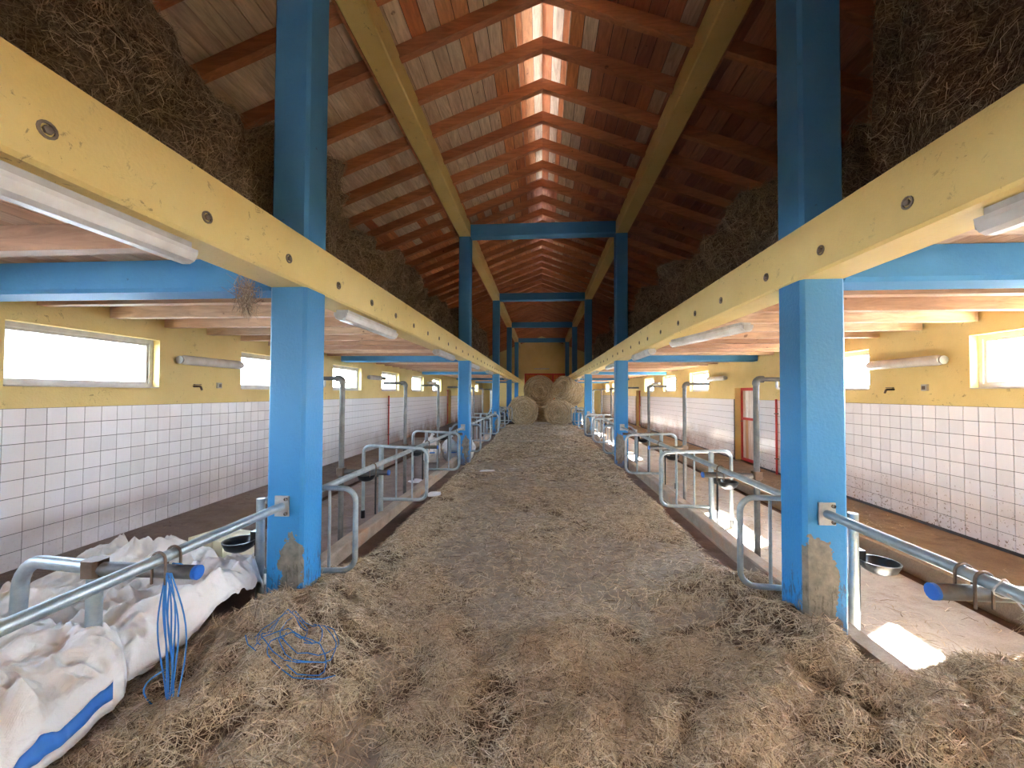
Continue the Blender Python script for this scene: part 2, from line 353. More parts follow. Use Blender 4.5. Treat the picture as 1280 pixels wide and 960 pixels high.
def on_surface(V, Fq, n, bias=None):
    """random points on quads with normals"""
    a, b_, c, d = V[Fq[:, 0]], V[Fq[:, 1]], V[Fq[:, 2]], V[Fq[:, 3]]
    nr = np.cross(c-a, d-b_); ar = np.linalg.norm(nr, axis=1)+1e-12; pr = ar if bias is None else ar*bias
    k = rng.choice(len(Fq), n, p=pr/pr.sum()); u, v_ = rng.random((n, 1)), rng.random((n, 1))
    P = (a[k]*(1-u)+b_[k]*u)*(1-v_)+(d[k]*(1-u)+c[k]*u)*v_
    return P, nr[k]/ar[k][:, None]

# ------------------------------------------------------------------ ground height of the hay litter
def gau(x, y, cx, cy, sx, sy): return np.exp(-((x-cx)/sx)**2-((y-cy)/sy)**2)
def soil(x, y):
    w_ = .10*fbm(P3(x*.3, y, 44), 1.6, 4, .6)
    return np.exp(-((np.abs(x)-1.80+w_)/.15)**4)*np.clip((y-3.5)/.5, 0, 1)*np.clip((19-y)/3, 0, 1)
def cover(x, y):
    c = .5+2.6*(fbm(P3(x, y, 2), .95, 5, .62)-.02)
    c = c+.55*np.clip((np.abs(x)-1.0)/.5, 0, 1)+.55*np.clip((3.0-y)/1.2, 0, 1)
    c = c-.9*gau(x, y, .35, 4.2, .42, .75)-.8*gau(x, y, -.75, 4.6, .35, .9)-.7*gau(x, y, -.05, 8.5, .6, 3.5)-.7*gau(x, y, 1.05, 1.25, .4, .22)-.6*gau(x, y, -.8, 1.75, .35, .25)-.5*gau(x, y, .75, 3.0, .35, .2)
    return np.clip(c, 0, 1)*(1-.93*soil(x, y))
def hay_h(x, y):
    h = .018+.010*fbm(P3(x, y), 2.2, 4)+.012*fbm(P3(x, y, 5), 8, 3)
    h = h+.10*np.clip(fbm(P3(x, y, 3), 1.1, 3), 0, 1)*np.exp(-np.clip(y-2.2, 0, 9)/2.5)
    h = h+.27*gau(x, y, -1.78, 2.5, .6, .48)+.12*gau(x, y, -1.35, 2.0, .4, .6)+.16*gau(x, y, -2.1, 1.0, .8, .7)+.10*gau(x, y, -1.72, 3.25, .3, .45)
    h = h+.03*cover(x, y)*(1+.9*fbm(P3(x, y, 14), 4.5, 4, .65))+.07*np.clip(fbm(P3(x, y, 31), 4.2, 3, .6)+.05, -.2, .6)*cover(x, y)*np.exp(-np.clip(y-2.5, 0, 9)/2.)+.07*gau(x, y, .0, 2.6, .3, .25)+.05*gau(x, y, 1.1, 2.2, .4, .3)
    h = h+.10*gau(x, y, 1.62, 2.75, .45, .5)+.27*gau(x, y, 2.2, 2.15, .7, .55)+.14*gau(x, y, 1.5, 3.3, .35, .5)
    h = h+.05*gau(x, y, .1, 1.9, .5, .4)+.04*gau(x, y, 1.25, 1.9, .4, .5)+.05*gau(x, y, -1.5, 4.5, .22, 1.2)
    for cx, cy in ((-.2, 19.6), (1.0, 19.2), (-1.0, 18.8), (.5, 17.2), (1.3, 14.), (-1.3, 15.2)): h = h+.09*gau(x, y, cx, cy, .8, .5)
    h = h*(1-.6*soil(x, y))
    lump = np.clip(h-.05, 0, 1)
    return np.maximum(h+lump*.55*fbm(P3(x, y, 9), 5, 4, .6), .004)

# ================================================================== STRUCTURE
def struct(name, mb, mat, label, cat=None, parent=None):
    return tag(part(mb, name, mat, parent), label, cat, kind='structure')
# floor with stall beds, gutters and passages
fl = thing('floor', 'barn floor of a hay covered feed alley between stall beds and side passages', 'floor', kind='structure')
part(MB().box(-1.9, 1.9, Y0-.3, Y1, -.2, 0), 'alley_slab', 'stall_dirt', fl)
part(MB().box(-3.3, -1.9, Y0-.3, Y1, -.2, .0), 'stall_bed', 'stall_dirt', fl)
part(MB().box(1.9, 3.3, Y0-.3, Y1, -.2, .0), 'stall_bed', 'stall_concrete', fl)
for s in (-1, 1):
    part(MB().box(*sorted((s*3.3, s*3.6)), Y0-.3, Y1, -.2, -.1), 'gutter', 'gutter_dirt', fl)
    part(MB().box(*sorted((s*3.6, s*4.9)), Y0-.3, Y1, -.2, .05), 'passage_slab', 'stall_dirt' if s < 0 else 'passage_dirt', fl)
tag(part(MB().box(-60, 60, -60, 90, -.5, -.25), 'ground_outside', 'outside_ground'), 'pale open ground outside the barn windows', 'ground', kind='structure')

WLEFT = [3.21+2.81*k for k in range(-2, 10)]
WRIGHT = [3.38+2.83*k for k in range(-2, 10)]; WRIGHT.remove(3.38+2.83*2); WRIGHT.remove([q for q in WRIGHT if 19 < q < 21.5][0])
WLEFT = [q for q in WLEFT if not (19 < q < 21)]
DOORS = {-1: [(19.9, 20.8, 1.80)], 1: [(9.42, 10.30, 1.80), (19.75, 20.65, 1.80)]}
WZ0, WZ1, WW = 1.69, 2.28, 1.45
def side_wall(s, X, wins, doors, name):
    """openings cut by building the wall of slabs around them"""
    x0, x1 = sorted((X+s*.012, X+s*.30)); mb = MB()
    zo = {True: (WZ0, WZ1)}; ops = sorted([(y, y+WW, WZ0+(.03 if s > 0 else 0), WZ1+(.03 if s > 0 else 0)) for y in wins if y > Y0 and y+WW < Y1]+[(a, c, .05, h) for a, c, h in doors])
    cur = Y0-.3
    for a, c, z0, z1 in ops:
        mb.box(x0, x1, cur, a, -.2, 4.42); mb.box(x0, x1, a, c, -.2, z0); mb.box(x0, x1, a, c, z1, 4.42); cur = c
    mb.box(x0, x1, cur, Y1+.3, -.2, 4.42)
    return struct(name, mb, 'yellow_wall', 'yellow plastered side wall with white tiles below, on the %s' % ('left' if s < 0 else 'right'), 'wall'), ops
wall = {}; OPS = {}
wall[-1], OPS[-1] = side_wall(-1, WL, WLEFT, DOORS[-1], 'wall_left')
wall[1], OPS[1] = side_wall(1, WR, WRIGHT, DOORS[1], 'wall_right')
# tiles
def tiles(s, X, ztop, yphase):
    t = TILE; g = .006; zb = .05
    face = X; back = X+s*.012
    mb0 = MB().box(*sorted((0, s*.008)), g/2, t-g/2, g/2, t-g/2); me = mb0.mesh('tile', 'white_tile')
    part(MB().box(*sorted((X+s*.006, X+s*.013)), Y0, Y1, zb, ztop) if not DOORS[s] else grout(s, X, ztop, zb), 'grout', 'grout', wall[s])
    rows = 9; near = []; rest = MB(); y = yphase
    ys = [yphase+t*k for k in range(-50, 200) if yphase+t*k > Y0 and yphase+t*(k+1) < Y1]
    for yy in ys:
        if any(a-.005 < yy+t and yy < c+.005 for a, c, h in DOORS[s]): continue
        for r in range(rows):
            z0 = ztop-t*(r+1)
            dist = yy
            if 2.95 < yy < 8.2: near.append((yy, z0))
            else: rest.box(*sorted((X, X+s*.008)), yy+g/2, yy+t-g/2, max(z0, .05)+g/2, z0+t-g/2)
    for yy, z0 in near[:300]:
        o = link('tile', me, wall[s], (X, yy, z0))
    for yy, z0 in near[300:]: rest.box(*sorted((X, X+s*.008)), yy+g/2, yy+t-g/2, z0+g/2, z0+t-g/2)
    tag(part(rest, 'tile_field', 'white_tile', wall[s]), kind='stuff')
def grout(s, X, ztop, zb):
    mb = MB(); cur = Y0
    for a, c, h in DOORS[s]: mb.box(*sorted((X+s*.006, X+s*.013)), cur, a, zb, ztop); cur = c
    return mb.box(*sorted((X+s*.006, X+s*.013)), cur, Y1, zb, ztop)
tiles(-1, WL, 1.49, 3.205); tiles(1, WR, 1.525, 3.30)
# windows
wn = 0
def ordinal(k): return ['first', 'second', 'third', 'fourth', 'fifth', 'sixth', 'seventh', 'eighth', 'ninth', 'tenth', 'eleventh', 'twelfth'][k]
for s, X in ((-1, WL), (1, WR)):
    side = 'left' if s < 0 else 'right'; k = 0
    for a, c, z0, z1 in OPS[s]:
        if z0 < .5 or c < 1.5: continue
        wn += 1
        lab = 'wide low white-framed window high in the %s wall, %s from the camera' % (side, 'nearest' if k == 0 else ordinal(k)+' window')
        k += 1
        W = tag(bpy.data.objects.new('window_%d' % wn, None), lab, 'window', 'strip windows of the %s wall' % side, 'structure'); COL.objects.link(W); W.location = (X, a, z0)
        fx0, fx1 = sorted((s*.10, s*.16)); fw = .045; w_ = c-a; h_ = z1-z0; mb = MB()
        mb.box(fx0, fx1, 0, w_, 0, fw+.01); mb.box(fx0, fx1, 0, w_, h_-fw, h_); mb.box(fx0, fx1, 0, fw, fw, h_-fw); mb.box(fx0, fx1, w_-fw, w_, fw, h_-fw)
        part(mb, 'window_frame', 'window_frame_white', W)
        sx0, sx1 = sorted((s*.115, s*.15)); mb = MB(); q = fw; e = .03
        mb.box(sx0, sx1, q, w_-q, q+.01, q+e); mb.box(sx0, sx1, q, w_-q, h_-q-e, h_-q); mb.box(sx0, sx1, q, q+e, q+e, h_-q-e); mb.box(sx0, sx1, w_-q-e, w_-q, q+e, h_-q-e)
        sash = part(mb, 'sash', 'window_frame_white', W)
        part(MB().box(*sorted((s*.13, s*.134)), q+e, w_-q-e, q+e, h_-q-e), 'pane', 'window_glass', W)
        part(MB().box(*sorted((s*.002, s*.10)), 0.005, w_-.005, .0, .012), 'window_sill', 'window_frame_white', W)
# side doors
dn = 0
for s, X in ((-1, WL), (1, WR)):
    for i, (a, c, h) in enumerate(DOORS[s]):
        dn += 1; side = 'left' if s < 0 else 'right'
        D = tag(bpy.data.objects.new('door_%d' % dn, None), ('red framed wooden door recessed in the %s tiled wall, %s' % (side, 'the nearest one' if (s > 0 and i == 0) else 'far down the barn')), 'door', None, 'structure'); COL.objects.link(D); D.location = (X, a, .05)
        W_ = c-a; H = h-.05; x0, x1 = sorted((s*.15, s*.21)); mb = MB()
        fw = .07
        mb.box(x0, x1, 0.0, fw, 0, H); mb.box(x0, x1, W_-fw, W_, 0, H); mb.box(x0, x1, fw, W_-fw, H-fw, H); mb.box(x0, x1, fw, W_-fw, 0, fw); mb.box(x0, x1, fw, W_-fw, .98, 1.04)
        part(mb, 'door_frame', 'red_frame', D)
        x0, x1 = sorted((s*.17, s*.20)); nb = 6; bw = (W_-2*fw)/nb
        for lo, hi in ((fw, .98), (1.04, H-fw)):
            for j in range(nb): part(MB().box(x0, x1, fw+j*bw+.002, fw+(j+1)*bw-.002, lo, hi), 'board', 'door_wood', D)
        part(MB().tube(round_path([(s*.15, fw/2+W_-.12, .95), (s*.10, fw/2+W_-.12, .95), (s*.10, W_-.2, .95)], .015), .009), 'door_handle', 'clamp_metal', D, True)
# red uprights on the walls, pipes standing in for door frame edges
for s, X, y in ((1, WR, 8.47), (-1, WL, 12.1)):
    t = thing('red_upright', 'thin red upright standing in for a door frame edge on the %s tiled wall' % ('right' if s > 0 else 'left'), 'pipe', (X-s*.03, y, .05))
    part(MB().tube([(0, 0, 0), (0, 0, 1.5)], .02), 'pipe', 'red_frame', t, True)
    for z in (.3, 1.2): part(MB().box(-.03, .03, -.03, .03, z, z+.02), 'clip', 'clamp_metal', t)
# end wall (far) and entrance wall (behind the camera, unseen; gateway boarded but for a slit left for fill light)
def end_wall(y, gx0, gx1, gh, name, label):
    mb = MB(); T = .3; y0, y1 = (y, y+T) if y > 0 else (y-T, y)
    zz = lambda x: 6.30-.38*abs(x)
    for x0, x1, z0 in ((WL-.3, gx0, -.2), (gx0, 0, gh), (0, gx1, gh), (gx1, WR+.3, -.2)):
        mb.prism([(x0, z0), (x1, z0), (x1, zz(x1)), (x0, zz(x0))], y0, y1)
    mb.prism([(-.6, 5.9), (.6, 5.9), (.6, 6.33), (0, 6.56), (-.6, 6.33)], y0+.01, y1-.01)
    return struct(name, mb, 'yellow_wall', label, 'wall')
end_wall(Y1, -1.35, 1.9, 3.2, 'wall_far', 'yellow gable wall closing the far end behind the hay bales')
end_wall(Y0, -1.6, 1.6, 3.2, 'wall_near', 'gable wall behind the viewer with a boarded gateway')
for j in range(14): tag(part(MB().box(-1.6+j*.2286, -1.6+(j+1)*.2286-.008, Y0-.12, Y0-.08, 0, 3.2), 'gate_board', 'orange_door'), kind='structure') if NEARGATE and j >= NEARGATE else None
dn += 1
G = tag(bpy.data.objects.new('door_%d' % dn, None), 'large orange boarded gate in red frame at the far gable', 'gate', None, 'structure'); COL.objects.link(G); G.location = (-1.35, Y1, 0)
mb = MB(); y0, y1 = .04, .12
for x in (0, 2.2): mb.box(x, x+.1, y0, y1, 0, 3.2)
mb.box(3.15, 3.25, y0, y1, 0, 3.2); mb.box(1.1, 1.18, y0, y1, 2.1, 3.1); mb.box(0, 3.25, y0-.005, y1+.005, 3.1, 3.2); mb.box(0, 3.25, y0-.005, y1+.005, 2.0, 2.1); mb.box(0, 3.25, y0-.005, y1+.005, 0, .1)
part(mb, 'gate_frame', 'red_frame', G); part(MB().box(.0, 3.25, .105, .135, 0, 3.2), 'backing', 'roof_cover', G)  # backing is an added sheet that stops daylight leaking between the boards
for j in range(16): part(MB().box(.02+j*.2006, .02+(j+1)*.2006-.006, .06, .10, .02, 3.18), 'board', 'orange_door', G)

# ------------------------------------------------------------------ roof: rafters, boards, ridge cap
SL = .38; ZA = 6.13; RD = .16                       # slope, apex height of rafter underside, rafter depth
RY = [4.46+.70*k for k in range(-11, 40)]
RY = [y for y in RY if Y0 < y < Y1-.1]
nrm = math.sqrt(1+SL*SL)
for s in (-1, 1):
    side = 'left' if s < 0 else 'right'
    roof = thing('ceiling_%s' % side, 'boarded %s roof slope of orange and pale planks on rafters' % side, 'roof', kind='structure')
    XE = 4.98
    me = MB().prism([(0, ZA), (s*XE, ZA-SL*XE), (s*XE, ZA-SL*XE+RD), (0, ZA+RD)], 0, .09, 'y').mesh('rafter', 'rafter_wood')
    for y in RY: link('rafter', me, roof, (0, y, 0))
    wd = .178; rows = int((XE-.34)/(wd/nrm)); n = 0
    Lp = .70*6
    step = wd/nrm; lens = []
    meshes = {}
    for r in range(rows):
        xa = .34+r*step; xb = xa+step-.011
        start = RY[0]-.05; cut = RY[0]+.045+.7*(random.choice([0, 2, 4, 6]) if r % 2 else random.choice([1, 3, 5])); y = start
        while y < Y1-.2:
            e = min(cut, Y1-.05); 
            mid = (y+e)/2
            if s < 0: mat = 'plank_pale' if (xa > 1.7 and mid < 7.5) else ('plank_mix' if mid < 9 else 'plank_orange')
            else: mat = 'plank_shaded' if xa > .6 else 'plank_mix'  # right slope gets less light, painted in with the browner planks
            key = (round(e-y, 2), r, mat)
            za = ZA+RD-SL*xa; zb = ZA+RD-SL*xb
            pmb = MB().prism([(s*xa, za), (s*xb, zb), (s*xb, zb+.022), (s*xa, za+.022)], 0, e-y-.004)
            part(pmb, 'plank', mat, roof, loc=(0, y, random.uniform(0, .004))); n += 1
            y = e; cut = y+Lp*1.0
    part(MB().prism([(s*.34, ZA+RD+.03-SL*.34), (s*5.1, ZA+RD+.03-SL*5.1), (s*5.1, ZA+RD+.12-SL*5.1), (s*.34, ZA+RD+.12-SL*.34)], Y0-.4, Y1+.4), 'roof_covering', 'roof_cover', roof)  # unseen slab added to block light between the planks
# raised ridge with a ventilating slot each side
rc = thing('ceiling_ridge', 'raised boarded ridge cap with light slots along the roof peak', 'roof', kind='structure')
for s in (-1, 1):
    for r in range(3):
        xa = .0+r*.135; xb = xa+.13
        for y in np.arange(Y0, Y1-.3, 4.2):
            e = min(y+4.19, Y1)
            za = ZA+RD+.20-SL*xa; zb = ZA+RD+.20-SL*xb
            part(MB().prism([(s*xa, za), (s*xb, zb), (s*xb, zb+.022), (s*xa, za+.022)], float(y), float(e)), 'ridge_plank', 'plank_shaded' if y > 6 else 'plank_mix', rc)  # far ridge planks painted browner so the ridge looks less lit
    x0, x1 = sorted((s*.335, s*.345)); zt = ZA+RD-SL*.34
    part(MB().box(x0, x1, 7.0, Y1, zt-.01, zt+.17), 'ridge_fascia', 'plank_shaded', rc); part(MB().box(x0, x1, Y0, 7.0, zt-.01, zt+.13), 'ridge_fascia', 'plank_pale', rc)  # far fascia painted browner; near one paler and lower, letting in more light
part(MB().prism([(-.52, ZA+RD+.225-SL*.52), (0, ZA+RD+.225), (.52, ZA+RD+.225-SL*.52), (.52, ZA+RD+.3-SL*.52), (0, ZA+RD+.3), (-.52, ZA+RD+.3-SL*.52)], Y0, Y1), 'ridge_cover', 'roof_cover', rc)

# ------------------------------------------------------------------ loft floors (ceilings over the stalls)
JY = [D1+LB*b_+.72+.64*k for b_ in range(-1, 5) for k in range(9)]
JY = [y for y in JY if Y0 < y < Y1-.15]
for s in (-1, 1):
    side = 'left' if s < 0 else 'right'
    lf = thing('ceiling_stall_%s' % side, 'timber loft floor of joists and boards over the %s stalls' % side, 'ceiling', kind='structure')
    xi, xo = (1.80, 4.70)
    me = MB().box(*sorted((s*1.93, s*xo)), 0, .09, 2.45, 2.598).mesh('joist', 'joist_wood')
    for y in JY: link('joist', me, lf, (0, y, 0))
    bw = .155
    for r in range(int((4.70-1.93)/bw)+1):
        xa = 1.93+r*bw; xb = min(xa+bw-.005, 4.70); y = Y0
        cut = Y0+random.uniform(1.5, 4.4)
        while y < Y1-.05:
            e = min(cut, Y1); part(MB().box(*sorted((s*xa, s*xb)), 0, e-y-.005, 2.60, 2.625), 'board', 'loft_board', lf, loc=(0, y, 0)); y = e; cut = y+4.4

# ------------------------------------------------------------------ columns and beams
def chamf(x0, x1, y0, y1, c=.022): return [(x0+c, y0), (x1-c, y0), (x1, y0+c), (x1, y1-c), (x1-c, y1), (x0+c, y1), (x0, y1-c), (x0, y0+c)]
NC = 5
for s in (-1, 1):
    xi = XL if s < 0 else XR; side = 'left' if s < 0 else 'right'
    x0, x1 = (xi-S, xi) if s < 0 else (xi, xi+S)
    lower = MB().prism(chamf(-S/2, S/2, 0, S), 0, ZB, 'z').mesh('lower_shaft', 'blue_column')
    upper = MB().prism(chamf(-S/2, S/2, 0, S), ZT, TB, 'z').mesh('upper_shaft', 'blue_paint')
    for k in range(NC):
        y = D1+LB*k
        lab = ['large blue concrete column nearest the camera on the %s of the alley', 'second blue concrete column along the %s of the alley',
               'third blue concrete column along the %s of the alley', 'fourth blue concrete column along the %s, beside the hay bales', 'farthest blue concrete column on the %s, near the gable'][k] % side
        c = thing('column', lab, 'column', ((x0+x1)/2, y, 0), 'blue columns on the %s' % side)
        link('lower_shaft', lower, c); link('upper_shaft', upper, c)
    # lower yellow beam
    cb = .015
    bm = thing('lower_beam', 'long yellow concrete beam over the %s stall rails, carrying the hay loft' % side, 'beam', (0, 0, 0))
    part(MB().prism([(x0+cb, ZB), (x1-cb, ZB), (x1, ZB+cb), (x1, ZT), (x0, ZT), (x0, ZB+cb)], Y0, Y1-.002), 'beam_body', 'yellow_paint', bm)
    ring = MB().lathe([(.030, 0), (.030, .006), (.021, .006), (.019, -.012), (.0, -.012)], 14, 'x').mesh('bolt_socket', 'clamp_metal', True)
    nut = MB().lathe([(.015, -.01), (.015, .010), (.008, .012), (.0, .012)], 6, 'x').mesh('bolt', 'clamp_metal')
    ys = [1.21+.646*k-.646*3 for k in range(0, 45)]
    for i, y in enumerate(ys):
        if s > 0: y += .02+.07*math.sin(i*1.9)
        o = link('bolt_socket', ring, bm, (xi, y, 2.515+random.uniform(-.008, .008)), (0, 0, 0 if s < 0 else PI)); link('bolt', nut, o)
    # upper yellow beam
    ub = tag(part(MB().prism([(x0+cb, TB), (x1-cb, TB), (x1, TB+cb), (x1, TT), (x0, TT), (x0, TB+cb)], Y0, Y1-.002), 'upper_beam', 'yellow_paint'), 'yellow beam under the rafters along the %s of the roof' % side, 'beam')
    tag(part(MB().box(*sorted((s*1.93, s*1.96)), Y0, Y1-.01, TB+.03, TT-.03), 'wall_plate', 'rafter_wood'), 'dark timber board behind the %s upper yellow beam' % side, 'board')
    for k in range(NC):
        y = D1+LB*k; xa, xb = sorted((s*(1.93), s*4.70)); c = .025
        o = tag(part(MB().prism([(y+c, 2.37), (y+S-c, 2.37), (y+S, 2.37+c), (y+S, 2.595), (y, 2.595), (y, 2.37+c)], xa, xb, 'x'), 'stall_beam', 'blue_paint'),
                ['large blue beam over the %s stall nearest the camera', 'second blue beam crossing over the %s stalls', 'third blue beam crossing over the %s stalls', 'fourth blue beam crossing over the %s stalls', 'farthest blue beam crossing over the %s stalls'][k] % side, 'beam', 'blue beams over the %s stalls' % side)
for k in range(NC):
    y = D1+LB*k; c = .02
    tag(part(MB().prism([(y+c, TB), (y+S-c, TB), (y+S, TB+c), (y+S, TT), (y, TT), (y, TB+c)], XL+.001, XR-.001, 'x'), 'tie_beam', 'blue_paint'),
        ['blue tie beam under the roof above the nearest columns', 'blue tie beam under the roof joining the second columns', 'blue tie beam under the roof joining the third columns', 'blue tie beam under the roof joining the fourth columns', 'farthest blue tie beam, just before the gable'][k], 'beam', 'blue tie beams under the roof')

# ------------------------------------------------------------------ curbs
for s in (-1, 1):
    side = 'left' if s < 0 else 'right'
    x0, x1 = sorted((s*1.93, s*2.07))
    n = 46; mb = MB()
    V = []
    for j in range(n+1):
        y = Y0+(Y1-.3-Y0)*j/n; d = random.uniform(-.008, .008); h = .13+random.uniform(-.01, .01)
        V.append([(x0+d, y, -.01), (x0+d, y, h-.012), (x0+d+.012, y, h), (x1+d-.012, y, h), (x1+d, y, h-.012), (x1+d, y, -.01)])
    fs = [(j*6+i, j*6+i+1, (j+1)*6+i+1, (j+1)*6+i) for j in range(n) for i in range(5)]+[(0, 1, 2, 3, 4, 5), tuple(n*6+i for i in range(6))]
    mb.add([p for q in V for p in q], fs)
    tag(part(mb, 'curb', 'curb_concrete'), 'worn concrete curb along the edge of the %s stalls' % side, 'curb')

# ------------------------------------------------------------------ stall rails and dividers
RZ = {-1: .86, 1: .90}
RAILX = {-1: -1.79, 1: 1.79}
def uclamp(mb, y, x, z, r=.034):
    mb.tube([(x+r*math.cos(a), y, z+r*math.sin(a)) for a in [PI*j/8*1.0 for j in range(9)]], .006, 6)
for s in (-1, 1):
    side = 'left' if s < 0 else 'right'; xr, z = RAILX[s], RZ[s]
    segs = [(Y0+.1, D1)]+[(D1+LB*k+S, D1+LB*(k+1)) for k in range(4)]
    for k, (a, c) in enumerate(segs):
        t = thing('neck_rail', ['galvanised rail in the near %s foreground, bolted to the first column', 'galvanised rail between the first and second columns on the %s', 'galvanised rail between the second and third columns on the %s', 'galvanised rail between the third and fourth columns on the %s', 'galvanised rail beyond the fourth column on the %s'][k] % side, 'rail', (xr, a, z), 'rails along the %s stalls' % side)
        zz = [z-.0, z-.0]
        part(MB().tube([(0, .006, 0), (0, c-a-.006, -.01 if k else 0)], .027, 12), 'pipe', 'galvanised', t, True)
        for yy in ([.0] if k else [])+[c-a-.012]:
            pl = part(MB().box(-.05, .05, yy, yy+.012, -.07, .07), 'bracket', 'plate_metal', t)
            part(MB().lathe([(.012, yy-.012), (.012, yy+.02)], 6, 'y'), 'bolt', 'clamp_metal', pl, loc=(.033, 0, .05)); part(MB().lathe([(.012, yy-.012), (.012, yy+.02)], 6, 'y'), 'bolt', 'clamp_metal', pl, loc=(.033, 0, -.05))
def divider(s, y, near_col, lab, grp):
    t = thing('stall_divider', lab, 'divider', (s*2.06, y, 0), grp)
    r = .021
    q_ = (s*.09, -.09) if near_col else (0, 0)
    part(MB().tube([(q_[0], q_[1], .0), (q_[0], q_[1], .83 if near_col else .95)], .031, 12), 'post', 'galvanised', t, True)
    X = lambda x: s*(x-2.06)                       # x measured from the alley centre
    if near_col: pts = [(X(2.13), -.07, .79), (X(2.06), .0, .90), (X(1.44), .0, .90), (X(1.44), 0, .27), (X(2.13), -.07, .27)]
    else: pts = [(X(2.34), .10, 0.0), (X(2.34), .10, .95), (X(1.46), .0, .93), (X(1.46), 0, .28), (X(2.03), .0, .28)]
    part(MB().tube(round_path(pts, .10), r, 10), 'hoop', 'galvanised', t, True)
    for xx in (1.65, 1.86): part(MB().tube([(X(xx), 0.0, .28), (X(xx), .0, .925 if not near_col else .9)], .012, 8), 'bar', 'galvanised', t, True)
    if not near_col: part(MB().tube([(X(2.34), .10, -.0), (X(2.34), .10, .10)], .028, 10), 'foot_sleeve', 'black_bowl', t, True)
    return t
DY = [3.07, 5.10, 7.15]; PY = [4.25, 6.30, 8.35]
cnt = {-1: 0, 1: 0}
names_ = ['just behind the first column', 'second from the camera', 'third from the camera', 'just behind the second column', 'fifth from the camera', 'sixth from the camera', 'just behind the third column', 'eighth from the camera', 'farthest of all']
for s in (-1, 1):
    side = 'left' if s < 0 else 'right'; i = 0
    for b_ in range(3):
        for j, d in enumerate(DY):
            y = d+LB*b_
            if y > 21: continue
            divider(s, y, j == 0, 'galvanised hooped divider at the %s stalls, %s' % (side, names_[i]), 'hooped dividers on the %s' % side); i += 1
# drinking bowls on the divider posts
bowl_prof = [(.0, -.075), (.05, -.072), (.095, -.045), (.115, 0), (.118, .012), (.108, .012), (.10, -.005), (.085, -.04), (.045, -.062), (.0, -.064)]
def bowl(s, y, k, post_x=2.06):
    side = 'left' if s < 0 else 'right'
    t = thing('drinking_bowl', 'black cattle drinking bowl on a %s stall post, %s' % (side, names_[k]), 'bowl', (s*(post_x+.03), y-.1, .60 if k else .50), 'drinking bowls on the %s' % side)
    part(MB().lathe(bowl_prof, 20), 'basin', 'black_bowl', t, True, loc=(s*.12, -.0, 0))
    mb = MB().box(*sorted((-s*.005, s*.05)), .02, .09, -.03, .07); mb.tube([(s*.02, .05, .05), (s*.02, .05, -.5 if k else -.4)], .012, 8)
    part(mb, 'valve', 'black_bowl', t)
i = 0
for b_ in range(2):
    for j, d in enumerate(DY):
        for s in (-1, 1): bowl(s, d+LB*b_, i, 2.06 if j else 2.16)
        i += 1
# standpipes with blue-capped cross tubes
def standpipe(s, y, k, cut=False):
    side = 'left' if s < 0 else 'right'; z = RZ[s]-.065; xp = 2.16
    lab = ('short cut-off standpipe with blue-capped tube under the near %s rail' if cut else 'tall galvanised standpipe with elbow by the %s stalls, '+names2[k]) % side
    t = thing('standpipe', lab, 'pipe', (s*xp, y, 0), 'standpipes on the %s' % side)
    X = lambda x: s*(x-xp)
    if cut: pass
    top = 1.80
    if cut:
        part(MB().tube([(0, 0, 0), (0, 0, z-.02)], .032, 14), 'pipe', 'galvanised', t, True)
        part(MB().tube(round_path([(X(xp+.03), .0, z), (X(2.62), .05, z), (X(2.66), .05, .0)], .14), .032, 12), 'bent_pipe', 'galvanised', t, True)
    else:
        part(MB().tube([(0, 0, 0), (0, 0, top-.03)], .028, 12), 'pipe', 'dark_pipe' if y < 15 else 'galvanised', t, True)
        part(MB().tube(round_path([(0, 0, top-.06), (0, 0, top), (s*.07, 0, top)], .04), .035, 12), 'elbow', 'dark_pipe', t, True)
        part(MB().tube([(s*.05, 0, top), (s*.36, 0, top)], .022, 10), 'branch_pipe', 'dark_pipe', t, True)
        if k == 0: part(MB().tube(round_path([(s*.20, 0, top-.02), (s*.20, 0, top-.09), (s*.28, 0, top-.10)], .02), .012, 8), 'tap', 'plate_metal', t, True)
    part(MB().prism(chamf(-.045, .045, -.04, .04, .015), z-.04, z+.04, 'z'), 'clamp', 'clamp_metal', t)
    part(MB().tube([(s*-.02, 0, z-.005), (X(1.64), 0, z-.005)], .028 if not cut else .032, 12), 'cross_tube', 'dark_pipe', t, True)
    part(MB().tube([(X(1.641), 0, z-.005), (X(1.625), 0, z-.005)], .030 if not cut else .034, 14), 'end_cap', 'blue_cap', t, True)
    for dy in ((-.04, .04) if cut else (-.04,)):
        mb = MB(); pts = [(X(1.79)+.034*math.cos(a), dy, RZ[s]+.034*math.sin(a)) for a in [PI*q/8 for q in range(9)]]
        pts = [(X(1.79)+.034, dy, z-.05)]+pts+[(X(1.79)-.034, dy, z-.05)]
        part(mb.tube(pts, .006, 6), 'u_bolt', 'clamp_metal', t, True)
names2 = ['nearest of the tall ones', 'second of the tall ones', 'last before the second column', 'first past the second column', 'fifth down the barn', 'last before the third column', 'first past the third column', 'eighth down the barn']
for s in (-1, 1):
    standpipe(s, 1.83, 0, True); i = 0
    for b_ in range(3):
        for j, d in enumerate(PY):
            y = d+LB*b_
            if y > 21: continue
            standpipe(s, y, i); i += 1

